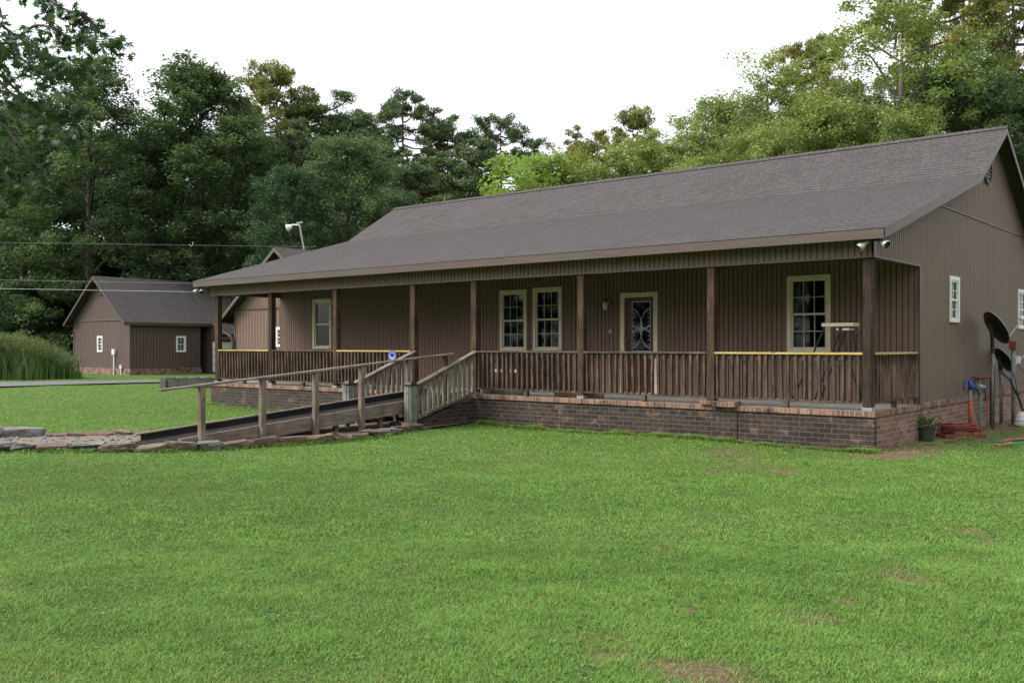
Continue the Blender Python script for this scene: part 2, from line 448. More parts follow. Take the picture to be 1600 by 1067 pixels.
# windows on the front wall
wins = [(488, 517, 467, 545, 1, 1, True), (780, 822, 453, 548, 3, 2, False), (832, 877, 449, 548, 3, 2, False), (1229, 1297, 430, 550, 3, 2, 'half')]
ops = []
for (pa, pb, ya, yb, cc, rr, cur) in wins:
    xa, fa = onY(pa, WY-.03); xb, fb = onY(pb, WY-.03)
    z1 = zof((ya), (fa+fb)/2); z0 = zof(yb, (fa+fb)/2)
    w, op = window(house, 'Y', WY, xa, xb, z0, z1, 'cream', cc, rr, cas=.075, curtain=cur)
    ops.append(op)
dx0, f0 = onY(970, WY); dx1, f1 = onY(1028, WY); dzt = zof(457, (f0+f1)/2)
ops.append((dx0+.05, dx1-.05, FL-.02, dzt-.05))
part('wall', M['siding'], house, lambda m: siding(m, 'Y', WY, XL, -.002, FL-.03, 3.3, ops))
# end wall
ewin = [(onX(1483, 0)[0], onX(1498, 0)[0], 504, 432), (onX(1590, 0)[0], onX(1606, 0)[0], 514, 452)]
eops = []
for (a, b, yb, yt) in ewin:
    f = onX(1490, 0)[1] if a < 7 else onX(1592, 0)[1]
    w, op = window(house, 'X', .0, a, b, zof(yb, f), zof(yt, f), 'white', 2, 2, cas=.075)
    eops.append(op)
def endwall(m):
    zt = lambda y: roofz(y)-.10
    siding(m, 'X', 0, WY+.09, 12.46, FL+.0, 4.25-.0, eops, breaks=())
    siding(m, 'X', -.004, 2.9, 12.1, 4.25, lambda y: max(4.25, roofz(y)-.06), (), breaks=(5.29, 7.39))
def endwall2(m):
    # lower band: clip under the roof near the front
    siding(m, 'X', 0, 0.0, 12.46, lambda y: 3.06 if y < WY+.085 else FL, lambda y: min(4.25, roofz(y)-.06), eops, breaks=(WY+.085, 2.54, 5.29, 10.746))
    siding(m, 'X', -.006, 2.54, 10.9, 4.25, lambda y: max(4.25, roofz(y)-.06), (), breaks=(5.29, 7.39))
part('end_wall', M['siding_end'], house, endwall2)
def trims(m):
    m.box(-.02, .012, WY-.02, WY+.085, FL+.01, 3.06)                 # corner board
    m.box(.001, .020, 2.75, 10.6, 4.228, 4.252)                     # belt flashing
    m.box(-.13, .014, 0.0, WY-.021, 3.03, 3.06)                     # lower edge of the side header
    m.box(.0005, .012, -.012, .10, 3.061, 3.42)                    # corner board at the header
part('trim_board', M['trim'], house, trims)
def leftend(m):
    siding(m, 'X', XL+.02, 2.32, 12.4, 0, lambda y: roofz(y)-.1, (), breaks=(5.29, 7.39))
    m.box(XL, -.03, 12.3, 12.4, 0, 3.05)
part('rear_wall', M['siding'], house, leftend)
# header beam
def header(m):
    siding(m, 'Y', -.0, XL-.02, 0.0, 3.06, 3.45)
part('porch_header', M['siding'], house, header)
def hb(m):
    m.box(XL-.01, -.014, .018, .13, 3.061, 3.40); m.box(-.13, -.018, .131, WY-.022, 3.061, 3.40)
    m.box(XL-.01, XL+.11, .131, WY-.022, 3.061, 3.40)
    m.box(XL-.02, 0.0, -.012, .135, 3.03, 3.06)
part('header_board', M['trim'], house, hb)
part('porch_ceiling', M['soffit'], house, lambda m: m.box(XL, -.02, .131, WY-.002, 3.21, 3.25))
# roof
def roof(m):
    x0, x1 = -18.72, .30
    shingle_plane(m, prof, x0, x1)
    shingle_plane(m, backp, x0, x1)
roof_o = part('roof', M['shingle'], house, roof)
def roofdeck(m):
    x0, x1 = -18.70, .285
    pts = [(-.30, EAVE-.02), (5.29, 5.01), (7.39, 6.31), (12.78, roofz(12.78)-.02)]
    for (a, za), (b, zb) in zip(pts[:-1], pts[1:]):
        m.quad((x0, a, za-.03), (x1, a, za-.03), (x1, b, zb-.03), (x0, b, zb-.03), 0)
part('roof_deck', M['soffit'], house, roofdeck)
def fascia(m):
    m.box(-18.70, .278, -.318, -.295, EAVE-.155, EAVE-.008)
part('fascia', M['trim'], house, fascia)
def rakes(m, rr):
    for x0, x1 in (rr,):
        pts = [(-.318, EAVE-.004), (5.29, 5.026), (7.39, 6.326), (12.8, roofz(12.8)-.004)]
        for (a, za), (b, zb) in zip(pts[:-1], pts[1:]):
            h = .15
            q = [(a, za-h), (b, zb-h), (b, zb), (a, za)]
            for x in (x0, x1): m.poly([(x, y, z) for y, z in q])
            for k in range(4):
                (ya, z_a), (yb, z_b) = q[k], q[(k+1) % 4]
                m.quad((x0, ya, z_a), (x1, ya, z_a), (x1, yb, z_b), (x0, yb, z_b))
for rr in ((.262, .288), (-18.71, -18.69)): part('rake_board', M['trim'], house, lambda m: rakes(m, rr))
def ridge(m):
    x = -18.72; k = 0
    while x < .3:
        x1 = min(x+.145, .302); h = .012
        m.quad((x, 7.25, 6.33-.62*.14+.02+h), (x1, 7.25, 6.33-.62*.14+.02), (x1, 7.39, 6.352), (x, 7.39, 6.352+h), uv=((x,0),(x1,0),(x1,.13),(x,.13)))
        m.quad((x, 7.39, 6.352+h), (x1, 7.39, 6.352), (x1, 7.53, 6.33-.62*.14+.02), (x, 7.53, 6.33-.62*.14+.02+h), uv=((x,0),(x1,0),(x1,.13),(x,.13)))
        x = x1
part('ridge_cap', M['shingle'], roof_o, ridge)
def soffit(m):
    m.box(-18.6, .25, -.294, -.013, EAVE-.125, EAVE-.11)
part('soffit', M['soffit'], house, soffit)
def vent(m):
    cy, cz, r = 6.93, 5.37, .31
    n = 28
    for k in range(n):
        a, b = 2*math.pi*k/n, 2*math.pi*(k+1)/n
        p = [(cy+math.cos(t)*q, cz+math.sin(t)*q) for q, t in ((r,a),(r,b),(r-.05,b),(r-.05,a))]
        m.quad(*[(.035, y, z) for y, z in p]); m.quad((.0, p[0][0], p[0][1]), (.0, p[1][0], p[1][1]), (.035, p[1][0], p[1][1]), (.035, p[0][0], p[0][1]))
vo = part('gable_vent', M['trim_dark'], house, vent)
def louv(m):
    cy, cz, r = 6.93, 5.37, .265
    m.poly([(.004, cy+r*math.cos(t*.2243995), cz+r*math.sin(t*.2243995)) for t in range(28)], 1)
    for k in range(7):
        z = cz-r+.04+k*.08; w = math.sqrt(max(0, r*r-(z-cz)**2))
        m.quad((.03, cy-w, z-.02), (.03, cy+w, z-.02), (.008, cy+w, z+.03), (.008, cy-w, z+.03), 0)
part('louvre', [M['siding_end'], M['black']], vo, louv)
# brick base
def bfront(m): m.box(XL-.05, -.0, .03, .14, -.05, FL-.095)
part('brick_foundation', M['brick_dirty'], house, bfront)
def bend(m):
    m.box(-.14, .0, .141, WY+.0, -.05, FL-.095)
    m.box(-.14, .014, WY+.001, 12.46, -.05, FL-.075)
part('brick_end', M['brick_end'], house, bend)
part('brick_end', M['brick_end'], house, lambda m: m.box(XL-.05, XL+.09, .141, 12.4, -.05, FL-.095))
xp0 = onY(1096, 0)[0]; xp1 = onY(1151, 0)[0]
part('brick_cap', M['brick_cap'], house, lambda m: (m.box(XL-.075, .025, .0, .10, FL-.094, FL-.004), m.box(-.08, .0249, .101, WY+.0, FL-.094, FL-.005),
      m.box(-.12, .04, WY+.002, 12.46, FL-.074, FL+.025)), bevel=.006)
part('brick_pier', M['brick_dirty'], house, lambda m: m.box(xp0+.10, xp1, .012, .029, -.05, FL-.03), bevel=.004)
part('pier_cap', M['brick_cap_dirty'], house, lambda m: (m.box(xp0, xp1+.01, -.07, .16, FL-.004, FL+.068), m.box(xp0+.25, xp1+.03, -.10, .12, FL-.03, FL+.06)), bevel=.008)
part('porch_floor', M['concrete'], house, lambda m: m.box(XL, -.08, .101, WY-.001, FL-.12, FL))
# posts
postpx = [341.5, 425, 526, 647.5, 743, 910, 1113, 1357]
PX = [onY(p, .09)[0] for p in postpx]
posts = []
for i, x in enumerate(PX):
    m = MB(); s = .072
    bot = FL+.055 if i != 6 else FL+.07
    m.box(x-s, x+s, .02, .02+2*s, bot, 3.029)
    p = m.build('post', M['post_dark' if i in (1, 7) else 'post'], house, bevel=.008)
    if i != 6: part('bracket', M['galv'], p, lambda m: (m.box(x-s-.006, x+s+.006, .012, .172, FL, FL+.056), m.box(x-s-.008, x-s-.002, .03, .16, FL+.03, FL+.12)))
    posts.append(p)
# railings (top z 1.54)
RT = FL+.92
BAL_COUNT = [0]
def rail_bay(xa, xb, topm, name_group, along='X', sag=0, stuff=False):
    y = .09
    L = xb-xa
    m = MB()
    if along == 'X':
        m.beam((xa, y, FL+.125), (xb, y, FL+.125), .09, .04)
        m.box(xa, xb, y-.018, y+.018, RT-.125, RT-.037)
        xm = (xa+xb)/2; m.box(xm-.045, xm+.045, y-.04, y+.04, FL, FL+.104)
    else:
        m.beam((-.09, xa, FL+.125), (-.09, xb, FL+.125), .09, .04)
        m.box(-.108, -.072, xa, xb, RT-.125, RT-.037)
        ym = (xa+xb)/2; m.box(-.13, -.05, ym-.04, ym+.04, FL, FL+.104)
    r = m.build('railing', M['rail'] if along == 'X' else M['bal'], house, bevel=.004)
    t = MB()
    if along == 'X': t.box(xa, xb, y-.072, y+.066, RT-.036, RT)
    else: t.box(-.16, -.02, xa, xb, RT-.036, RT)
    t.build('top_rail', topm, r, bevel=.005)
    n = int(round(L/(.13 if along == 'X' else .155))); sp = L/n
    allb = MB()
    for k in range(n):
        u = xa+sp*(k+.5)+rnd.uniform(-.012, .012)
        b = allb if stuff else MB()
        ln = rnd.uniform(-.012, .012)
        if along == 'X':
            b.beam((u, y-.03+rnd.uniform(-.004,.004), FL+.146), (u+ln, y-.045, RT-.05), .042, (.085 if xa < -7 else .06), up=(0,1,0))
        else:
            b.beam((-.05, u, FL+.146), (-.045, u+ln, RT-.05), .034, .034, up=(0,1,0))
        if not stuff: b.build('baluster', M['bal'], r); BAL_COUNT[0] += 1
    if stuff: setp(allb.build('balusters', M['bal'], r), kind='stuff')
s = .072
for i in range(7):
    if i == 3: continue
    top = M['rail_yellow'] if i in (0, 2, 6) else M['rail']
    rail_bay(PX[i]+s, PX[i+1]-s, top, '', stuff=(i < 3))
rail_bay(.09+s+.02, WY-.03, M['rail_yellow_y'], '', along='Y')
# door
def doorframe(m):
    m.box(dx0, dx0+.10, WY-.03, WY+.05, FL+.03, dzt); m.box(dx1-.10, dx1, WY-.03, WY+.05, FL+.03, dzt)
    m.box(dx0+.10, dx1-.10, WY-.029, WY+.05, dzt-.10, dzt); m.box(dx0-.02, dx1+.02, WY-.05, WY+.05, FL, FL+.03)
part('door_frame', M['cream'], house, doorframe, bevel=.004)
gx0 = onY(987, WY+.01)[0]; gx1 = onY(1016, WY+.01)[0]; gf = onY(1000, WY)[1]; gz1 = zof(471, gf); gz0 = zof(549, gf)
def doorslab(m):
    a, b = dx0+.10, dx1-.10
    y0, y1 = WY+.012, WY+.05; zb, zt = FL+.03, dzt-.10
    m.box(a, gx0, y0, y1, zb, zt); m.box(gx1, b, y0, y1, zb, zt)
    m.box(gx0, gx1, y0, y1, gz1, zt); m.box(gx0, gx1, y0, y1, zb, gz0)
    xm = (a+b)/2
    for (p, q) in ((a+.12, xm-.05), (xm+.05, b-.12)):
        for (r, t) in ((zb+.12, zb+.40), (zb+.50, gz0-.12)):
            for (aa, bb, cc, dd) in ((p, q, r, r+.025), (p, q, t-.025, t), (p, p+.025, r+.025, t-.025), (q-.025, q, r+.025, t-.025)):
                m.box(aa, bb, y0-.012, y0, cc, dd)
door = part('front_door', M['door'], house, doorslab, bevel=.003)
part('glass', M['glass'], door, lambda m: m.box(gx0, gx1, WY+.03, WY+.036, gz0, gz1))
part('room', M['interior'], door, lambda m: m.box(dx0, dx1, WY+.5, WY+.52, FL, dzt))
def cames(m):
    W_ = gx1-gx0; H_ = gz1-gz0; xc = (gx0+gx1)/2; yy = WY+.022
    def P(a, b): return (xc+a*W_/2, yy, gz0+b*H_)
    for off in (0, .05):
        for sgn in (-1, 1):
            # lower sweeping curve: bottom corner up through centre, then out to the top corner
            for (b0, b1, bx0, bx1) in ((.06, .46, 1, -.08), (.86, .46, 1, -.08)):
                pts = []
                for k in range(15):
                    t = k/14
                    b = b0+(b1-b0)*(1-math.cos(t*math.pi/2))
                    a = (bx0+(bx1-bx0)*math.sin(t*math.pi/2))
                    pts.append(P(sgn*(a-off*.9), b+off*(.5 if b0 < .5 else -.5)))
                m.tube(pts, .0062, 5)
        for sgn in (-1, 1):
            for (c0, c1) in ((.36, .47), (.55, .44)):
                pts = [P(sgn*(1-t/10*1.15), c0+(c1-c0)*math.sin(t/10*math.pi/2)+off*.5*(1 if c0 < .5 else -1)) for t in range(11)]
                m.tube(pts, .0062, 5)
    for sgn in (-1, 1):
        for k in range(8):
            m.box(*sorted((P(sgn*.78, 0)[0]-.012, P(sgn*.78, 0)[0]+.012)), yy-.004, yy+.004, gz0+H_*(.14+k*.09)-.009, gz0+H_*(.14+k*.09)+.009)
    m.box(gx0, gx1, yy-.005, yy+.005, gz0, gz0+.012); m.box(gx0, gx1, yy-.005, yy+.005, gz1-.012, gz1)
    m.box(gx0, gx0+.01, yy-.005, yy+.005, gz0+.012, gz1-.012); m.box(gx1-.01, gx1, yy-.005, yy+.005, gz0+.012, gz1-.012)
part('leaded_pattern', M['came'], door, cames)
def knob(m):
    hx = dx0+.17
    for z in (FL+.98, FL+1.14):
        mt = Matrix.Rotation(math.pi/2, 4, 'X')
        m.lathe((hx, WY+.012, z), [(.0,.07), (.022,.066), (.03,.05), (.024,.034), (.011,.028), (.012,.008), (.03,.006), (.03,0)], 14, 0, mt)
part('handle', M['brass'], door, knob, smooth=True)
part('outlet_cover', M['white_plastic'], house, lambda m: m.box(onY(1301, WY)[0], onY(1307, WY)[0], WY-.02, WY-.001, zof(588, 16.9), zof(577, 16.9)))
part('doorbell', M['lamp_metal'], house, lambda m: m.box(onY(952, WY)[0], onY(956, WY)[0], WY-.02, WY-.001, zof(517, 18), zof(511, 18)))

# wall lantern
lx, lf = onY(952, WY); lz = zof(478, lf)
lan = empty('wall_lantern', (lx, WY, lz), 'small brass wall lantern with glass globe left of the front door', 'lantern')
part('bracket', M['brass'], lan, lambda m: (m.lathe((lx, WY-.0, lz+.08), [(0,.02),(.05,.018),(.055,0)], 14, 0, Matrix.Rotation(math.pi/2,4,'X')), m.tube([(lx,WY-.02,lz+.08),(lx,WY-.09,lz+.15),(lx,WY-.15,lz+.12)], .009)))
part('globe', M['lamp_metal'], lan, lambda m: m.lathe((lx, WY-.15, lz-.1), [(0,0),(.04,.01),(.06,.08),(.06,.15),(.045,.19),(0,.2)], 16), smooth=True)
part('lid', M['brass'], lan, lambda m: m.lathe((lx, WY-.15, lz+.1), [(.07,0),(.05,.03),(.012,.05),(0,.08)], 16))

# floodlights under the eave corners
def flood(x, y, z, heads, label, mat):
    r = empty('floodlight', (x, y, z), label, 'floodlight', 'twin floodlights under the porch eave')
    part('mount', M['black'], r, lambda m: (m.lathe((x, y, z-.03), [(.0,0),(.055,.0),(.055,.03)], 14), m.tube([(x-.09,y,z-.045),(x+.09,y,z-.045)], .014)))
    for (ox, dirv) in heads:
        d = Vector(dirv).normalized(); q = d.to_track_quat('Z', 'Y').to_matrix().to_4x4()
        part('lamp_head', mat, r, lambda m: m.lathe((x+ox, y, z-.07), [(0,-.045),(.03,-.04),(.036,.02),(.062,.09),(.066,.13),(.058,.132)], 18, 0, q), smooth=True)
        part('lens', M['black'], r, lambda m: m.lathe((x+ox, y, z-.07), [(.057,.122),(0,.118)], 18, 0, q))
    return r
flood(.12, -.20, EAVE-.125, [(-.17, (-.5,-.35,-.5)), (.07, (.75,-.35,-.45))], 'pair of pale floodlight heads under the right front eave corner', M['lamp_metal'])
flood(-18.5, -.22, EAVE-.155, [(-.1, (-.5,-.5,-.6)), (.1, (.5,-.4,-.6))], 'dark twin floodlight under the left front eave corner', M['galv'])

# ================================================================ STEPS
sx0, sx1 = -10.20, -8.37     # left and right rail lines
steps = empty('porch_steps', (-9.3, -1, 0), 'weathered wooden porch steps with slatted side rails and square newels', 'steps')
def stairs(m):
    for k in range(3):
        z = FL-.155*(k+1); y = -.08-.29*(k+1)
        m.box(sx0+.14, sx1-.14, y, y+.30, z-.035, z)
        m.box(sx0+.14, sx1-.14, y+.28, y+.30, z-.155, z-.036)
part('tread', M['ramp'], steps, stairs)
def stair_side(x, ynew, ztopnew):
    y1, z1 = -.02, RT
    zpost = ztopnew
    m = MB()
    m.beam((x, y1, z1-.10), (x, ynew, zpost-.09), .038, .09)
    m.beam((x, y1, z1-.86), (x, ynew+.02, zpost-.66), .05, .085)
    r = m.build('stair_rail', M['bal_grey'], steps, bevel=.004)
    t = MB(); t.beam((x, y1+.02, z1-.02), (x, ynew, zpost-.02), .14, .036); t.build('handrail', M['ramp'], r, bevel=.004)
    n = 12
    for k in range(n):
        q = (k+.6)/(n+.2)
        y = y1+(ynew-y1)*q; zt = (z1-.06)+(zpost-.06-z1+.06)*q; zb = (z1-.86)+(zpost-.66-z1+.86)*q
        b = MB(); b.box(x+.02, x+.056, y-.036, y+.036, zb, zt-.03); b.build('baluster', M['bal_grey'], r)
    return r
ynew = -1.9
def cheek(m, x):
    a = [(-1.72, -.05), (.028, -.05), (.028, FL-.06), (-1.72, .10)]
    for xx in (x-.10, x): m.poly([(xx, y, z) for y, z in a])
    for k in range(4):
        (ya, za), (yb, zb2) = a[k], a[(k+1) % 4]; m.quad((x-.10, ya, za), (x, ya, za), (x, yb, zb2), (x-.10, yb, zb2))
for x in (sx1-.03, sx0+.13): part('brick_side', M['brick_dirty'], steps, lambda m: cheek(m, x))
stair_side(sx1, ynew+.07, .86); stair_side(sx0, ynew+.07, .86)
def newel(x, y, h, s=.085):
    m = MB(); m.box(x-s, x+s, y-s, y+s, -.05, h)
    m.box(x-s-.012, x+s*.3, y-s-.016, y-s, -.02, h-.03)
    p = m.build('newel_post', M['post_grey'], steps, bevel=.006)
    c = MB(); c.box(x-s-.03, x+s+.03, y-s-.035, y+s+.03, h, h+.02); c.build('cap_base', M['black'], p, bevel=.004)
    c = MB(); c.poly([(x-s-.01, y-s-.01, h+.02), (x+s+.01, y-s-.01, h+.02), (x+s-.03, y-s+.03, h+.07), (x-s+.03, y-s+.03, h+.07)])
    c.poly([(x+s+.01, y-s-.01, h+.02), (x+s+.01, y+s+.01, h+.02), (x+s-.03, y+s-.03, h+.07), (x+s-.03, y-s+.03, h+.07)])
    c.poly([(x+s+.01, y+s+.01, h+.02), (x-s-.01, y+s+.01, h+.02), (x-s+.03, y+s-.03, h+.07), (x+s-.03, y+s-.03, h+.07)])
    c.poly([(x-s-.01, y+s+.01, h+.02), (x-s-.01, y-s-.01, h+.02), (x-s+.03, y-s+.03, h+.07), (x-s+.03, y+s-.03, h+.07)])
    c.box(x-s+.03, x+s-.03, y-s+.03, y+s-.03, h+.05, h+.071)
    c.build('solar_cap', M['black'], p)
newel(sx1+.01, ynew, .87); newel(sx0-.02, ynew, .84)

# ================================================================ RAMP
ramp_o = empty('access_ramp', (-9.1, -4, 0), 'long sloping wooden wheelchair ramp with one handrail leading up to the porch', 'ramp')
sl = .079
def rz(y): return FL+sl*min(y, 0)
rx0, rx1 = -9.72, -8.56
def deck(m):
    y = -7.0
    while y < -.05:
        m.beam(((rx0), y+.07, rz(y)-.02), ((rx1), y+.07, rz(y)-.02), .136, .036)
        y += .145
part('deck', M['ramp_dark'], ramp_o, deck)
def curb(m, x, w=.04, h=.20, y0=-6.8, dz=.09):
    m.beam((x, y0, rz(y0)+dz-h/2), (x, -.06, rz(-.06)+dz-h/2), w, h)
part('curb', M['ramp_dark'], ramp_o, lambda m: (curb(m, rx0-.02)))
part('curb_cap', M['ramp'], ramp_o, lambda m: m.beam((rx0-.03, -6.9, rz(-6.9)+.10), (rx0-.03, -.06, rz(0)+.10), .09, .022))
part('curb', M['ramp'], ramp_o, lambda m: (curb(m, rx1+.02, .04, .24), curb(m, rx1-.03, .04, .06, dz=.085)))
hp = [315, 410, 493, 565, 637, 695]
for i, p in enumerate(hp):
    Y = onX(p, rx1+.085)[0]
    m = MB(); hw = .046
    top = rz(Y)+.89
    m.box(rx1+.041, rx1+.041+2*hw, Y-hw, Y+hw, (-.05 if i < 5 else rz(Y)-.1), top)
    m.build('handrail_post', M['ramp_post'] if i < 5 else M['post'], ramp_o, bevel=.005)
ya = -7.2; yb = onX(708, rx1+.085)[0]
part('handrail', M['ramp'], ramp_o, lambda m: (m.beam((rx1+.087, ya, rz(ya)+.905), (rx1+.087, -3.9, rz(-3.9)+.905), .13, .034), m.beam((rx1+.087, -3.899, rz(-3.9)+.908), (rx1+.087, yb, rz(yb)+.905), .13, .034)), bevel=.004)
for Y in (-3.55, -2.45, -1.1):
    for x in (rx1-.10, rx0+.08):
        part('support_leg', M['ramp_post'], ramp_o, lambda m: m.box(x-.04, x+.04, Y-.04, Y+.04, -.05, rz(Y)-.04))

# ================================================================ BACK BUILDINGS
def gabled(root, x0, x1, y0, y1, zeave, zridge, xr, over=.45, side_over=.35, mats='siding_shed', wins_front=(), wins_side=(), ground=0, base=.35, belt=None):
    slope = (zridge-zeave)/(x1-xr); slopeL = (zridge-zeave)/(xr-x0)
    def zt(x): return zridge-.08-(slope*(x-xr) if x > xr else slopeL*(xr-x))
    fo, so = [], []
    for (a, b, c, d) in wins_front:
        w, op = window(root, 'Y', y0, a, b, c, d, 'white', 2, 2, cas=.09); fo.append(op)
    for (a, b, c, d) in wins_side:
        w, op = window(root, 'X', x1, a, b, c, d, 'white', 2, 3, cas=.09); so.append(op)
    def f(m):
        siding(m, 'Y', y0, x0, x1, base, belt or zeave, fo, pitch=.2 if mats != 'siding_shed' else .2, gw=.03)
        siding(m, 'Y', y0-.02, x0, x1, belt or zeave, lambda x: max(belt or zeave, zt(x)), (), breaks=(xr,), pitch=.12)
        m.box(x0, x1, y1-.05, y1, 0, zeave)
        m.box(x0, x0+.05, y0+.05, y1-.06, 0, zeave)
    part('wall', M[mats], root, f)
    part('side_wall', M[mats], root, lambda m: siding(m, 'X', x1, y0, y1, base, zeave-.02, so, pitch=.2, gw=.035))
    part('trim_board', M['trim'], root, lambda m: (m.box(x0, x1, y0-.05, y0-.021, (belt or zeave)-.03, (belt or zeave)+.06), m.box(x1-.1, x1+.02, y0-.022, y0+.1, base, zeave-.02), m.box(x0-.0, x0+.1, y0-.022, y0-.001, base, zeave-.1)))
    part('foundation', M['brick_shed'], root, lambda m: (m.box(x0-.03, x1+.03, y0-.03, y0+.2, -.05, base), m.box(x1-.2, x1+.03, y0+.2, y1, -.05, base-.001)))
    ze1 = zeave-slope*side_over; ze0 = zeave-slopeL*side_over
    def rf_(m):
        shingle_plane(m, [(x1+side_over, ze1+.06), (xr, zridge+.06)], y0-over, y1+over, axis='Y')
        shingle_plane(m, [(x0-side_over, ze0+.06), (xr, zridge+.06)], y0-over, y1+over, axis='Y')
    r = part('roof', M['shingle'], root, rf_)
    part('roof_deck', M['soffit'], root, lambda m: (m.quad((x1+side_over-.01, y0-over+.02, ze1), (x1+side_over-.01, y1+over, ze1), (xr, y1+over, zridge), (xr, y0-over+.02, zridge)), m.quad((x0-side_over+.01, y0-over+.02, ze0), (x0-side_over+.01, y1+over, ze0), (xr, y1+over, zridge), (xr, y0-over+.02, zridge))))
    def rk(m):
        h = .16
        for (a, za, b, zb) in ((x0-side_over, ze0+.05, xr, zridge+.05), (xr, zridge+.05, x1+side_over, ze1+.05)):
            m.poly([(a, y0-over, za-h), (b, y0-over, zb-h), (b, y0-over, zb), (a, y0-over, za)])
            m.poly([(a, y0-over+.03, za-h), (b, y0-over+.03, zb-h), (b, y0-over+.03, zb), (a, y0-over+.03, za)])
            m.quad((a, y0-over, za-h), (a, y0-over+.03, za-h), (b, y0-over+.03, zb-h), (b, y0-over, zb-h))
        m.box(x1+side_over-.02, x1+side_over, y0-over+.031, y1+over, ze1-.10, ze1+.05)
        m.box(x0-side_over+.0, x0-side_over+.02, y0-over+.031, y1+over, ze0-.10, ze0+.05)
    part('rake_board', M['trim_dark'] if mats == 'siding_shed' else M['trim'], root, rk)
    part('eave_box', M['trim_dark'], root, lambda m: (m.box(x1+.001, x1+side_over-.021, y0-over+.04, y1+over-.02, ze1-.10, ze1-.08), m.box(x0-side_over+.021, x0-.001, y0-over+.04, y1+over-.02, ze0-.10, ze0-.08)))
    return zt
# detached shed (far left)
shed = empty('garden_workshop', (-48.7, 15, 0), 'small detached brown workshop with grey gable roof at the far left', 'workshop')
Yg = 12.2
x1s = -45.4; x0s = onY(115, Yg)[0]
Ye = 16.7
a1, b1 = onY(152, Yg)[0], onY(160.5, Yg)[0]; fz = 54.5
a2, b2 = onX(275, x1s)[0], onX(290.5, x1s)[0]; fz2 = onX(282, x1s)[1]
gabled(shed, x0s, x1s, Yg, Ye, 3.12, 5.62, (x0s+x1s)/2, over=.5, side_over=.3, wins_front=[(a1, b1, zof(550, onY(156, Yg)[1]), zof(525, onY(156, Yg)[1]))], wins_side=[(a2, b2, zof(550, fz2), zof(525, fz2))])
px_ = onY(180, Yg)[0]; px2 = onY(191, Yg)[0]
part('conduit', M['white_plastic'], shed, lambda m: (m.tube([(px_, Yg-.08, 0), (px_, Yg-.08, 1.3)], .04), m.box(px_-.13, px_+.13, Yg-.15, Yg-.02, 1.15, 1.45), m.tube([(px2, Yg-.08, 0), (px2, Yg-.08, .4)], .045), m.box(px2-.08, px2+.08, Yg-.13, Yg-.02, .35, .55)))
part('vent', M['black'], shed, lambda m: m.box((x0s+x1s)/2-.25, (x0s+x1s)/2+.25, Yg-.06, Yg-.021, 4.55, 4.95))
# lean-to bay beyond it
bay = empty('garage_bay', (-46, 22, 0), 'low roofed garage bay with white door behind the left porch post', 'garage')
def bayroof(m):
    xr = (x0s+x1s)/2; sl_ = (5.62-3.12)/(x1s-xr)
    xe = x1s+1.15
    shingle_plane(m, [(xe, 5.68-sl_*(xe-xr)), (xr, 5.68)], Ye+.52, Ye+9, axis='Y')
    shingle_plane(m, [(x0s-.3, 5.68-sl_*(xr-x0s+.3)), (xr, 5.68)], Ye+.52, Ye+9, axis='Y')
part('roof', M['shingle'], bay, bayroof)
zb_ = 5.62-(2.5/3.35)*(x1s+1.15-(x0s+x1s)/2)
part('wall', M['siding_shed'], bay, lambda m: (m.box(x0s, x1s+.8, Ye+.6, Ye+.7, 0, 3.0), m.box(x1s+.72, x1s+.8, Ye+.7, Ye+9, 0, 2.2)))
part('fascia', M['trim'], bay, lambda m: m.box(x1s+1.1, x1s+1.15, Ye+.52, Ye+9, 1.98, 2.2))
part('garage_door', M['white'], bay, lambda m: [m.box(x1s+.81, x1s+.85, Ye+.25, Ye+6, .1+k*.45, .52+k*.45) for k in range(4)])

# wing with gable
wing = empty('rear_wing', (-25.1, 12, 0), 'brown rear wing with front facing gable and downspout seen beyond the left of the porch', 'building')
wy = 7.4; wx0 = onY(366, wy)[0]; wxr = -25.0; wx1 = wxr*2-wx0
wf = onY(436, wy)[1]
wa, wb = onY(431, wy)[0], onY(446, wy)[0]
gabled(wing, wx0, wx1, wy, 17, 3.02, 5.35, wxr, over=.4, side_over=.55, mats='siding', wins_front=[(wa, wb, zof(542, wf), zof(511, wf))], belt=3.12)
part('vent', M['black'], wing, lambda m: m.box(wxr-.2, wxr+.3, wy-.06, wy-.021, 4.45, 4.8))
gxe = wx0-.55
def gutter(m):
    m.box(gxe-.13, gxe-.01, wy-.4, 17, 2.52, 2.62)
    m.tube([(gxe-.06, wy-.3, 2.52), (gxe-.06, wy-.3, 2.40), (gxe+.1, wy-.25, 2.28), (wx0-.02, wy-.12, 2.0), (wx0+.02, wy-.09, 1.85), (wx0+.02, wy-.09, .1)], .055, 8)
part('downspout', M['trim'], wing, gutter)
# antenna
ay = onX(477, wxr)[0]; af = onX(477, wxr)[1]; zb = 5.35; zt_ = zof(347, af)
ant = empty('roof_antenna', (wxr, ay, zb), 'white panel antenna on a thin mast on the rear wing roof', 'antenna')
part('mast', M['galv'], ant, lambda m: m.tube([(wxr, ay, zb-.2), (wxr-.25*RX, ay-.25*RY, zt_)], .032))
mx, my = wxr-.25*RX, ay-.25*RY
part('panel', M['white_plastic'], ant, lambda m: (m.tube([(mx, my, zt_-.12), (mx-.3*RX, my-.3*RY, zt_-.12)], .035), m.lathe((mx-.28*RX, my-.28*RY, zt_-.17), [(0,0),(.07,0),(.15,.2),(.11,.22),(0,.1)], 12, 0, Vector((-RX,-RY,-.35)).to_track_quat('Z','Y').to_matrix().to_4x4())))
part('crossbar', M['galv'], ant, lambda m: m.tube([(mx-.1*RX, my-.1*RY, zt_-.05), (mx+.15*RX, my+.15*RY, zt_-.02)], .03))
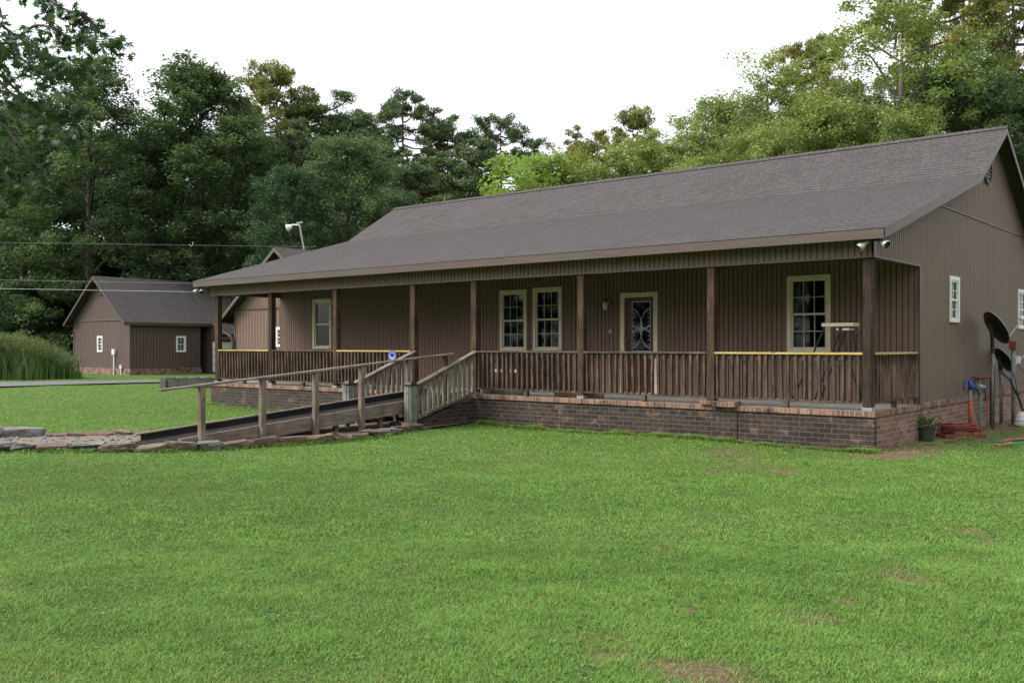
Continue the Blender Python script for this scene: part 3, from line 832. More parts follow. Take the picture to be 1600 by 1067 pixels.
# low timber platform across the lawn
tx, ty = at(251, 37.2)
plat = empty('timber_frame', (tx, ty, 0), 'low weathered grey timber frame with pale end standing on the far lawn', 'timber frame')
def tmat(): 
    mt = Matrix.Rotation(math.atan2(RY, RX)+.10, 4, 'Z'); mt.translation = Vector((tx, ty, 0)); return mt
tm = tmat()
part('side_panel', M['timber'], plat, lambda m: [m.box(.28+k*.155, .28+k*.155+.12, -.02, .03, .02, .40+.02*math.sin(k*2.1), 0, tm) for k in range(13)] + [m.box(.2, 2.3, .031, .07, .06, .12, 0, tm), m.box(.2, 2.3, .031, .07, .28, .34, 0, tm)])
part('end_panel', M['plank_green'], plat, lambda m: (m.box(0, .2, -.05, .02, .0, .40, 0, tm), m.box(0, .05, .021, 1.2, .0, .38, 0, tm)))
part('top', M['timber'], plat, lambda m: m.box(.2, 2.3, .071, 1.2, .34, .38, 0, tm))

# ================================================================ PORCH THINGS
# folding stand by right window
fx0, ff = onY(1292, 1.5); fx1 = onY(1341, 1.5)[0]; fz = zof(508, ff)
st = empty('folding_stand', ((fx0+fx1)/2, 1.5, FL), 'folding work stand with pale top and crossed black legs near the porch corner', 'folding stand')
part('top', M['cream'], st, lambda m: (m.box(fx0, fx1, 1.25, 1.55, fz-.03, fz+.03), m.box(fx0+.25, fx1-.08, 1.28, 1.52, fz-.10, fz-.06)), bevel=.006)
for (a, b, y) in ((fx0+.05, fx0-.55, 1.27), (fx0+.35, fx0-.15, 1.27), (fx0+.35, fx0-.15, 1.52), (fx0+.30, fx1+.15, 1.28), (fx0+.45, fx1+.05, 1.52)):
    part('leg', M['black'], st, lambda m: m.tube([(a, y, fz-.04), (b, y, FL+.02)], .017, 6))
part('brace', M['black'], st, lambda m: (m.tube([(fx0-.3, 1.27, FL+.35), (fx0+.1, 1.27, FL+.35)], .012, 6), m.tube([(fx0+.55, 1.4, fz-.2), (fx0+.75, 1.4, fz-.06)], .012, 6), m.tube([(fx0-.15, 1.27, FL+.7), (fx1-.1, 1.27, FL+.7)], .012, 6)))
# bench behind left windows
bx0, bf = onY(772, 1.75); bx1 = onY(845, 1.75)[0]
bench = empty('porch_bench', ((bx0+bx1)/2, 1.75, FL), 'dark wooden porch bench with pale seat edge below the double windows', 'bench')
part('seat', M['bal'], bench, lambda m: [m.box(bx0, bx1, 1.5+k*.1, 1.585+k*.1, FL+.42, FL+.45) for k in range(5)])
part('seat_edge', M['cream'], bench, lambda m: m.box(bx0+.02, bx1-.4, 1.47, 1.499, FL+.43, FL+.49))
part('backrest', M['black'], bench, lambda m: (m.box(bx0, bx1, 2.02, 2.06, FL+.82, FL+.9), m.box(bx0, bx1, 1.99, 2.02, FL+.5, FL+.55), [m.box(bx0+.05+k*.12, bx0+.1+k*.12, 2.0, 2.03, FL+.55, FL+.82) for k in range(int((bx1-bx0)/.12))]))
for x in (bx0, bx1-.06):
    part('leg', M['black'], bench, lambda m: m.box(x, x+.06, 1.5, 1.56, FL, FL+.42))
    part('leg', M['black'], bench, lambda m: m.box(x, x+.06, 1.98, 2.04, FL, FL+.82))
    part('armrest', M['black'], bench, lambda m: (m.box(x-.01, x+.07, 1.48, 1.98, FL+.66, FL+.69), m.box(x, x+.05, 1.5, 1.55, FL+.45, FL+.66)))
# boards on the porch floor
x0_, x1_ = onY(753, .3)[0], onY(826, .3)[0]
setp(part('plank', M['plank_green'], None, lambda m: m.box(x0_, x1_, .28, .33, FL+.001, FL+.12), bevel=.004), 'pale grey green board lying along the porch edge right of the steps', 'board')
x0_, x1_ = onY(866, .32)[0], onY(942, .32)[0]
setp(part('plank', M['plank_brown'], None, lambda m: m.box(x0_, x1_, .31, .36, FL+.001, FL+.11), bevel=.004), 'short brown board on the porch floor below the middle post', 'board')
# security sign
sgx, sgf = onY(613, -.3); sgz = zof(556, sgf)
sg = empty('security_sign', (sgx, -.3, 0), 'small blue and white octagonal yard sign on a stake beside the steps', 'sign')
part('stake', M['galv'], sg, lambda m: m.tube([(sgx, -.29, 0), (sgx, -.29, sgz-.1)], .01))
dirn = Vector((.35, -.94, 0))
def octa(m, r, off, ry=1.0, z0=0):
    u = Vector((.94, .35, 0)); n = dirn
    pts = [Vector((sgx, -.3, sgz+z0))+n*off+u*(r*math.cos(math.pi/8+k*math.pi/4))+Vector((0,0,1))*(r*ry*math.sin(math.pi/8+k*math.pi/4)) for k in range(8)]
    m.poly([tuple(p) for p in pts]); m.poly([tuple(p-n*.006) for p in pts][::-1])
    for k in range(8):
        a, b = pts[k], pts[(k+1) % 8]; m.quad(tuple(a), tuple(b), tuple(b-n*.006), tuple(a-n*.006))
M['sign_pale'] = simple('sign_pale', (.42,.45,.66), .4, var=.1)
board = part('board', M['sign_blue'], sg, lambda m: octa(m, .115, .0, 1.1))
part('emblem', M['sign_pale'], board, lambda m: (octa(m, .088, .007, 1.1)))
part('emblem_band', M['sign_blue'], board, lambda m: (octa(m, .055, .014, .8, .025)))

# ================================================================ RIGHT YARD THINGS
def dish(px, ybase, yc, fdepth, rmaj, label, poletop):
    x, y = at(px, fdepth)
    root = empty('satellite_dish', (x, y, 0), label, 'satellite dish', 'satellite dishes beside the end wall')
    n = Vector((.853*RX+.025*FX, .853*RY+.025*FY, .50)).normalized()
    c = Vector((x, y, zof(yc, fdepth)))+Vector((RX, RY, 0))*.03
    q = n.to_track_quat('Z', 'Y').to_matrix().to_4x4()
    # keep dish local Y upward
    up = Vector((0,0,1)); yv = (up-n*up.dot(n)).normalized(); xv = yv.cross(n)
    mt = Matrix((xv, yv, n)).transposed().to_4x4()
    def refl(m):
        rings = 9; seg = 36; base = len(m.v); 
        for side in (0, 1):
            for i in range(rings+1):
                rr = i/rings
                for j in range(seg):
                    t = 2*math.pi*j/seg
                    p = Vector((rr*rmaj*.92*math.cos(t), rr*rmaj*math.sin(t), rr*rr*.1*rmaj*1.6-side*.012))
                    m.v.append(tuple(mt @ p+c))
            for i in range(rings):
                for j in range(seg):
                    a = base+side*(rings+1)*seg+i*seg+j; b = base+side*(rings+1)*seg+i*seg+(j+1) % seg
                    m.f.append((a, b, b+seg, a+seg)); m.m.append(0); m.uv.append(None)
    part('reflector', M['dish'], root, refl, smooth=True)
    def rim(m):
        pts = [tuple(mt @ Vector((rmaj*.925*math.cos(t), rmaj*1.005*math.sin(t), .16*rmaj-.004))+c) for t in [2*math.pi*k/40 for k in range(41)]]
        m.tube(pts, .008, 6, cap=False)
    part('rim', M['dish_rim'], root, rim)
    bk = c-n*.05; zt = zof(poletop, fdepth)
    part('pole', M['pole'], root, lambda m: m.tube([(x, y, -.05), (x, y, zt)], .03, 12), smooth=True)
    part('mount', M['black'], root, lambda m: (m.tube([(x, y, zt-.08), (x, y, zt+.05), tuple(bk-Vector((0,0,.12))), tuple(bk)], .035, 8), m.beam(tuple(bk-Vector((0,0,.16))), tuple(bk+Vector((0,0,.14))-n*.02), .07, .05)))
    foot = c+mt @ Vector((0, -rmaj*.98, .14*rmaj)); end = c+n*.62+mt @ Vector((0, -rmaj*.30, 0))
    part('arm', M['arm'], root, lambda m: m.tube([tuple(foot-n*.04), tuple(end)], .015, 8))
    part('receiver', M['white_plastic'], root, lambda m: (m.lathe(tuple(end), [(0,-.05),(.035,-.05),(.04,.03),(.025,.06),(0,.06)], 12, 0, (-n).to_track_quat('Z','Y').to_matrix().to_4x4()), m.lathe(tuple(end+mt @ Vector((.07,0,0))), [(0,-.05),(.03,-.05),(.035,.03),(0,.05)], 12, 0, (-n).to_track_quat('Z','Y').to_matrix().to_4x4())))
    part('cable', M['black'], root, lambda m: m.tube([tuple(bk), (x-.06*RX, y-.06*RY, zt-.1), (x+.04, y-.02, zt-.4), (x+.035, y-.03, .8), (x+.04, y-.03, .05)], .006, 5))
    return root
dish(1551, 668, 514, 19.15, .37, 'larger black satellite dish, the upper one, on a grey pole by the end wall', 546)
dish(1564, 660, 564, 20.3, .29, 'smaller black satellite dish, lower and behind the larger one', 575)
x3, y3 = at(1583, 19.9)
pm = empty('pipe_post', (x3, y3, 0), 'grey steel pipe post topped by a rusty red box beside the dishes', 'post')
part('pipe', M['pole'], pm, lambda m: m.tube([(x3, y3, -.05), (x3, y3, zof(545, 19.9))], .038, 12), smooth=True)
part('box', M['rust'], pm, lambda m: m.box(x3-.07, x3+.07, y3-.07, y3+.07, zof(546, 19.9), zof(533, 19.9)), bevel=.01)
part('utility_box', M['white_plastic'], pm, lambda m: m.box(x3+.045, x3+.13, y3-.03, y3+.05, zof(568, 19.9), zof(556, 19.9)), bevel=.006)
part('cable', M['black'], pm, lambda m: (m.tube([(x3+.08, y3, zof(568, 19.9)), (x3+.12, y3+.02, 1.2), (x3+.30, y3+.1, .95), (x3+.5, y3+.2, .9)], .008, 5), m.tube([(x3-.25, y3-.05, 1.12), (x3-.05, y3-.06, .95), (x3+.12, y3-.02, .55), (x3+.2, y3, .25)], .025, 6), m.tube([(x3+.02, y3-.05, 1.1), (x3+.1, y3-.1, .7), (x3+.18, y3-.05, .35), (x3+.3, y3, .3)], .01, 5)))
# white bucket
bxx, byy = at(1598, 19.7)
bk = empty('bucket', (bxx, byy, 0), 'white plastic drum lid and tub at the foot of the end wall', 'tub')
part('body', M['white_plastic'], bk, lambda m: m.lathe((bxx, byy, 0), [(0,0),(.16,0),(.17,.06),(.15,.07),(.15,.13),(.13,.14),(.12,.22),(.1,.23),(.09,.28),(0,.28)], 24), smooth=False)
part('rim', M['galv'], bk, lambda m: m.tube([(bxx+.155*math.cos(t*.3142), byy+.155*math.sin(t*.3142), .1) for t in range(21)], .006, 5, cap=False))
# gas pipe
gy = onX(1549, .12)[0]; gyl = onX(1529, .12)[0]
gp = empty('gas_pipe', (.12, gy, 0), 'rusty brown supply pipe bending down the brick at the end wall', 'pipe')
part('pipe', M['rust'], gp, lambda m: m.tube([(.0, gyl, 1.0), (.12, gyl, 1.0), (.12, gy-.05, 1.0), (.12, gy, .95), (.12, gy, -.05)], .034, 10), smooth=True)
part('valve', M['galv'], gp, lambda m: (m.lathe((.12, gyl+.12, .80), [(0,0),(.09,.0),(.10,.03),(.09,.06),(0,.07)], 16, 0, Matrix.Rotation(.2,4,'Y')), m.tube([(.12, gyl+.1, .98), (.12, gyl+.12, .84)], .015)))
part('cable', M['black'], gp, lambda m: m.tube([(.05, gyl-.5, .85), (.1, gyl-.1, .70), (.13, gyl+.3, .68), (.13, gyl+.42, .8), (.13, gyl+.5, .5)], .009, 5))
# hydrant
hx, hy = at(1516, 18.3)
hd = empty('yard_hydrant', (hx, hy, 0), 'blue headed yard hydrant on an orange red standpipe', 'hydrant')
part('standpipe', M['pipe_red'], hd, lambda m: m.tube([(hx+.02, hy, -.05), (hx, hy, .60)], [.05, .036], 12), smooth=True)
part('collar', M['galv'], hd, lambda m: m.tube([(hx, hy, .60), (hx, hy, .80)], [.026, .03], 12))
def hyd(m):
    r = Vector((RX, RY, 0)); c = Vector((hx, hy, 0))
    m.tube([tuple(c+Vector((0,0,.80))), tuple(c+Vector((0,0,.98)))], [.045, .04], 12)
    m.tube([tuple(c+Vector((0,0,.85))), tuple(c+r*.08+Vector((0,0,.86))), tuple(c+r*.14+Vector((0,0,.80)))], .026, 10)
    m.tube([tuple(c+Vector((0,0,.99))), tuple(c-r*.12+Vector((0,0,.98))), tuple(c-r*.13+Vector((0,0,.80))), tuple(c-r*.1+Vector((0,0,.79)))], .014, 8)
    m.tube([tuple(c+Vector((0,0,.96))), tuple(c+r*.05+Vector((0,0,1.02))), tuple(c+r*.09+Vector((0,0,.93)))], .016, 8)
part('pump_head', M['blue'], hd, hyd, smooth=True)
hs = empty('garden_hose', (hx, hy, 0), 'green garden hose hanging straight down from the blue hydrant', 'hose')
hr = Vector((RX, RY, 0))
p0 = Vector((hx, hy, .8))+hr*.14
part('hose', M['hose_green'], hs, lambda m: m.tube([tuple(p0+hr*.05+Vector((0,0,-.13))), tuple(p0+hr*.055+Vector((0,0,-.35))), tuple(p0+hr*.05+Vector((0,0,-.62))), tuple(p0+hr*.07+Vector((0,0,-.78)))], .016, 8), smooth=True)
part('coupling', M['black'], hs, lambda m: m.tube([tuple(p0), tuple(p0+hr*.05+Vector((0,0,-.13)))], .015, 8))
# red hose pile / cart
cx_, cy_ = at(1490, 17.2)
hc = empty('red_hose_pile', (cx_, cy_, 0), 'tangled red hose coiled over a low red tray below the hydrant', 'hose pile')
rr = random.Random(3)
def coil(m):
    pts = []
    for k in range(110):
        t = k*.33
        rad = .22+.09*math.sin(k*.37)+.05*rr.random()
        q = Vector((cx_, cy_, 0))+hr*(rad*1.4*math.cos(t)+.10)+Vector((FX, FY, 0))*(rad*.8*math.sin(t)+.12)+Vector((0,0,.06+.0016*k+.03*rr.random()))
        pts.append(tuple(q))
    m.tube(pts, .012, 6)
part('hose', M['hose_red'], hc, coil, smooth=True)
tm2 = Matrix.Rotation(math.atan2(RY, RX)+.1, 4, 'Z'); tm2.translation = Vector((cx_, cy_, 0))
part('tray', M['hose_red'], hc, lambda m: (m.box(-.25, .5, -.16, -.12, .0, .06, 0, tm2), m.box(-.25, .5, -.12, .25, .0, .03, 0, tm2), m.box(-.25, -.22, -.12, .25, .03, .06, 0, tm2)))
part('wheel', M['black'], hc, lambda m: m.lathe((cx_-.12, cy_+.1, .13), [(0,-.04),(.12,-.04),(.13,0),(.12,.04),(0,.04)], 20, 0, tm2.to_3x3().to_4x4() @ Matrix.Rotation(math.pi/2,4,'X')))
part('handle', M['hose_red'], hc, lambda m: m.tube([(cx_+.35*RX, cy_+.35*RY, .05), (cx_+.30*RX, cy_+.30*RY, .38), (cx_+.42*RX, cy_+.42*RY, .42), (cx_+.5*RX, cy_+.5*RY, .05)], .014, 6))
# loose hoses on the lawn
def lay(pxs, name, mat, label, r=.014):
    pts = []
    for (p, y) in pxs:
        f = FOC*CZ/(y-HY); X, Y = at(p, f); pts.append((X, Y, r+.02))
    # smooth
    fine = []
    for k in range(len(pts)-1):
        for j in range(4):
            t = j/4; fine.append(tuple(pts[k][i]*(1-t)+pts[k+1][i]*t for i in range(3)))
    fine.append(pts[-1])
    setp(part(name, M[mat], None, lambda m: m.tube(fine, r, 7), smooth=True), label, 'hose')
lay([(1566, 694), (1576, 692), (1588, 691), (1600, 689), (1625, 687)], 'garden_hose', 'hose_red', 'red hose lying flat on the grass at the right edge', .024)
lay([(1550, 692), (1565, 694), (1580, 697), (1600, 696), (1630, 697)], 'garden_hose', 'hose_green', 'green hose lying flat on the grass at the right edge', .016)
lay([(1553, 698), (1566, 699), (1574, 698), (1579, 694)], 'garden_hose', 'pipe_red', 'short orange hose end on the grass near the right edge', .018)
# potted plant
ppx, ppy = at(1447, 16.6)
pp = empty('potted_plant', (ppx, ppy, 0), 'leafy green plant in a dark tub by the porch brick corner', 'potted plant')
part('pot', M['pot'], pp, lambda m: m.lathe((ppx, ppy, 0), [(0,0),(.115,0),(.14,.2),(.155,.21),(.155,.235),(.13,.235),(.125,.2),(0,.19)], 22), smooth=False)
M['leaf_plant'] = leaf_mat('leaf_plant', [(.035,.10,.02), (.07,.19,.04)])

# ---------------------------------------------------------------- numpy foliage
def np_mesh(name, verts, nper, tvals, mats, parent=None, tri=None):
    """verts (n*nper,3); faces are consecutive nper-gons"""
    n = len(verts)//nper
    me = bpy.data.meshes.new(name)
    me.vertices.add(len(verts)); me.vertices.foreach_set('co', np.ascontiguousarray(verts, dtype=np.float32).ravel())
    me.loops.add(n*nper); me.loops.foreach_set('vertex_index', np.arange(n*nper, dtype=np.int32))
    me.polygons.add(n); me.polygons.foreach_set('loop_start', np.arange(n, dtype=np.int32)*nper)
    a = me.attributes.new('t', 'FLOAT', 'POINT'); a.data.foreach_set('value', np.repeat(tvals, nper).astype(np.float32))
    me.materials.append(mats); me.update(calc_edges=True)
    o = bpy.data.objects.new(name, me); C.objects.link(o)
    if parent is not None: o.parent = parent
    return o
def rand_dirs(g, n):
    v = g.normal(size=(n, 3)); return v/np.linalg.norm(v, axis=1, keepdims=True)
def leaf_quads(g, cen, size, up=.6, aspect=.55, droop=0.):
    n = len(cen)
    nrm = rand_dirs(g, n); nrm[:, 2] = np.abs(nrm[:, 2])+up; nrm /= np.linalg.norm(nrm, axis=1, keepdims=True)
    a = np.cross(nrm, rand_dirs(g, n)); a /= np.linalg.norm(a, axis=1, keepdims=True)
    b = np.cross(nrm, a)
    s = (size*g.uniform(.6, 1.3, n))[:, None]
    a = a*s; b = b*s*aspect
    a[:, 2] -= droop*s[:, 0]
    v = np.stack([cen-a*.5, cen+b*.5-a*.05, cen+a*.5, cen-b*.5-a*.05], 1)
    return v.reshape(-1, 3)
PG = np.random.default_rng(5)
pc = PG.normal(size=(220, 3))*np.array([.10, .10, .07])+np.array([ppx, ppy, .33])
o = np_mesh('foliage', leaf_quads(PG, pc, np.full(220, .06), .3), 4, PG.random(220), M['leaf_plant'])
o.parent = pp; o.matrix_parent_inverse = Matrix.Translation(pp.location).inverted()

def limb_tubes(mb, paths):
    for pts, rs in paths: mb.tube(pts, rs, 6, cap=False)
def broad(seed, H, R, base=.05, nc=430, lpc=125, lsize=.17, top=.5, clr=.8, droop=.15, nlobe=26):
    g = np.random.default_rng(seed); r = random.Random(seed)
    paths = []
    lean = (r.uniform(-.3, .3), r.uniform(-.3, .3))
    tr = [(lean[0]*t*t, lean[1]*t*t, H*.93*t) for t in [k/8 for k in range(9)]]
    paths.append((tr, [max(.03, .016*H*(1-t/8)**.8) for t in range(9)]))
    def env(t): return R*(max(0., math.sin(math.pi*min(1., t*.80+.17)))**top)*(1 if t < .6 else max(0., 1-((t-.6)/.46)**3))
    lob = [(k*2.399+r.uniform(-.5,.5), ((k+.5)/nlobe)**.68, r.uniform(.28, .5)) for k in range(nlobe)]
    cen = []; rad = []; cval = []
    # big limbs, each carrying a lobe of leaf clumps
    for (az, t, lr) in lob:
        z = H*(base+(1-base)*t*.97); L = env(t)*r.uniform(.5, .85)
        p1 = Vector((math.cos(az)*L, math.sin(az)*L, z)); p0 = Vector((0, 0, max(.5, z-L*r.uniform(.5, .9))))
        paths.append(([tuple(p0.lerp(p1, q)+Vector((r.uniform(-.15,.15), r.uniform(-.15,.15), .25*L*math.sin(q*3)))*(q < 1)) for q in (0,.3,.6,1)], [.012*H*(1-t)*.5+.04, .05, .035, .015]))
        lv = r.random(); R2 = R*lr
        for c in range(nc//nlobe):
            d = Vector((r.gauss(0,1), r.gauss(0,1), r.gauss(.25,.9))).normalized()*R2*r.uniform(.45, 1.08)
            cz_ = z+d.z*.8
            if cz_ > H*1.0 or cz_ < .4: continue
            cen.append((p1.x+d.x, p1.y+d.y, cz_)); rad.append(clr*r.uniform(.5, 1.15)); cval.append(.55*lv+.45*r.random())
    for c in range(nc//3):     # filling between the limbs
        t = r.random(); az = r.uniform(0, 6.283); q = env(t)*r.uniform(.3, 1.0)
        cen.append((math.cos(az)*q, math.sin(az)*q, H*(base+(1-base)*t))); rad.append(clr*r.uniform(.5, 1.1)); cval.append(r.random())
    cen = np.array(cen); rad = np.array(rad); cval = np.array(cval)
    idx = np.repeat(np.arange(len(cen)), lpc)
    dd = rand_dirs(g, len(idx)); rr_ = g.random(len(idx))**.5
    pos = cen[idx]+dd*rr_[:, None]*rad[idx][:, None]*np.array([1, 1, .7])
    keep = pos[:, 2] > .3
    pos = pos[keep]; idx = idx[keep]
    t = np.clip(.35*g.random(len(idx))+.65*cval[idx], 0, 1)
    v = leaf_quads(g, pos, np.full(len(idx), lsize), .5, .6, droop)
    return paths, v, t
def pine(seed, H, R, crown=.5, nb=34, clumps=5, lpc=85, dens=1.):
    g = np.random.default_rng(seed); r = random.Random(seed)
    paths = []; lean = (r.uniform(-.6, .6), r.uniform(-.6, .6))
    tr = [(lean[0]*t*t, lean[1]*t*t, H*.97*t) for t in [k/8 for k in range(9)]]
    paths.append((tr, [max(.04, .013*H*(1-.85*t/8)) for t in range(9)]))
    cen = []; rad = []; cv = []
    for i in range(nb):
        t = (i+.5)/nb
        z0 = H*(1-crown+crown*t*.95); az = i*2.399+r.uniform(-.7, .7)
        L = R*(math.sin(math.pi*(.18+.72*t))**.7)*r.uniform(.55, 1.15)
        rise = L*r.uniform(.05, .6); p0 = Vector((lean[0]*(z0/H)**2, lean[1]*(z0/H)**2, z0)); d = Vector((math.cos(az), math.sin(az), 0))
        pts = [tuple(p0+d*L*q+Vector((0,0,rise*q**1.6-.12*L*math.sin(q*3)))+Vector((r.uniform(-.15,.15), r.uniform(-.15,.15), 0))*q) for q in (0,.25,.5,.75,1)]
        paths.append((pts, [.09, .075, .055, .04, .02]))
        for c in range(clumps):
            q = r.uniform(.5, 1.05); bp = p0+d*L*q+Vector((0,0,rise*q**1.6))
            cen.append((bp.x+r.gauss(0, .42), bp.y+r.gauss(0, .42), bp.z+r.gauss(.15, .3))); rad.append(r.uniform(.35, .75)); cv.append(r.random())
    cen = np.array(cen); rad = np.array(rad); cv = np.array(cv)
    idx = np.repeat(np.arange(len(cen)), lpc); n = len(idx)
    sub = rand_dirs(g, n)*(g.random(n)**.5)[:, None]*rad[idx][:, None]*np.array([1,1,.6])
    pos = cen[idx]+sub
    dirv = rand_dirs(g, n); dirv[:, 2] += .5; dirv /= np.linalg.norm(dirv, axis=1, keepdims=True)
    side = np.cross(dirv, rand_dirs(g, n)); side /= np.linalg.norm(side, axis=1, keepdims=True)
    L = (.20*g.uniform(.7, 1.3, n))[:, None]; W = .055
    v = np.stack([pos-side*W*.5, pos+side*W*.5, pos+dirv*L+side*W*.6, pos+dirv*L-side*W*.6], 1).reshape(-1, 3)
    t = np.clip(.35*g.random(n)+.65*cv[idx], 0, 1)
    return paths, v, t
LM = {
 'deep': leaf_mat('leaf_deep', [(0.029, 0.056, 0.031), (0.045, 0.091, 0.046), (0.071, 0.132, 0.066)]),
 'mid': leaf_mat('leaf_mid', [(0.055, 0.086, 0.051), (0.092, 0.144, 0.074), (0.158, 0.216, 0.105)]),
 'light': leaf_mat('leaf_light', [(0.131, 0.181, 0.072), (0.223, 0.288, 0.103), (0.353, 0.393, 0.140)]),  # pale green raised further, low golden sunlight put into the colour
 'yellow': leaf_mat('leaf_yellow', [(0.123, 0.196, 0.054), (0.199, 0.293, 0.078), (0.275, 0.362, 0.120)], .45),
 'sunset_tint': leaf_mat('leaf_sunset_tint', [(0.120, 0.171, 0.046), (0.216, 0.256, 0.062), (0.335, 0.324, 0.090)]),  # golden evening light painted into the leaf colour
 'pine': leaf_mat('needle', [(0.052, 0.090, 0.040), (0.091, 0.141, 0.055), (0.152, 0.202, 0.079)], .15),
 'pine_sunset_tint': leaf_mat('needle_sunset_tint', [(0.097, 0.140, 0.041), (0.187, 0.219, 0.058), (0.355, 0.289, 0.091)], .2),  # orange sunset glow put into the needle colour; no low sun is lit
}
MESH = {}
def make_variant(key, res, H):
    paths, v, t = res
    mb = MB(); limb_tubes(mb, paths)
    MESH[key] = (mb, v, t, H)
protos = {}
def tree(key, gen, x, y, H, wscale, leaf, bark, name, label, group='trees standing behind the buildings', rot=0, z=0):
    """first call of a key builds the thing; later ones copy it and its parts"""
    if key not in protos:
        paths, v, t = gen
        root = empty(name, (0, 0, 0), label, 'tree', group)
        mb = MB(); limb_tubes(mb, paths); tk = mb.build('trunk', M[bark], root, smooth=True); tk.matrix_parent_inverse = Matrix()
        cr = np_mesh('crown', v, 4, t, LM[leaf], root)
        protos[key] = (root, tk, cr, float(np.percentile(v[:, 2], 99.3)))
        r = root
        tko, cro = tk, cr
    else:
        pr, tk, cr, _ = protos[key]
        r = pr.copy(); C.objects.link(r); r.name = name
        tko = tk.copy(); C.objects.link(tko); tko.parent = r
        cro = cr.copy(); C.objects.link(cro); cro.parent = r
        setp(r, label, 'tree', group)
    for o, mname in ((tko, M[bark]), (cro, LM[leaf])):
        o.material_slots[0].link = 'OBJECT'; o.material_slots[0].material = mname
    H0 = protos[key][3]; s = H/H0
    r.location = (x, y, z); r.scale = (s*wscale, s*wscale, s); r.rotation_euler = (0, 0, rot)
    return r
GEN = {
 'bA': lambda: broad(11, 20, 4.6, base=.04),
 'bB': lambda: broad(23, 20, 4.0, base=.06, droop=.3, lsize=.18),
 'bC': lambda: broad(37, 14, 4.4, base=.05, nc=360, lpc=115, lsize=.155, clr=.72),
 'bD': lambda: broad(41, 14, 3.6, base=.2, nc=280, lpc=100, lsize=.15, clr=.66),
 'bF': lambda: broad(91, 20, 3.9, base=.22, nc=300, lpc=80, lsize=.15, clr=.72, nlobe=22),
 'bE': lambda: broad(53, 8, 2.6, base=.06, nc=150, lpc=90, lsize=.13, clr=.6, nlobe=14),
 'pA': lambda: pine(61, 21, 3.8, .55, nb=44, clumps=6, lpc=130),
 'pB': lambda: pine(67, 20, 3.4, .5, nb=36, clumps=6, lpc=130),
 'pC': lambda: pine(71, 24, 4.8, .5, nb=40, clumps=7, lpc=140),
}
def T(key, px, ytop, f, ws, leaf, bark, name, label, rot=0, group='trees standing behind the buildings'):
    x, y = at(px, f); H = CZ+(HY-ytop)/FOC*f
    return tree(key, GEN[key]() if key not in protos else None, x, y, H, ws, leaf, bark, name, label, group, rot)
LEFT = 'trees behind the workshop and the left of the house'
RIGHT = 'trees rising behind the main roof'
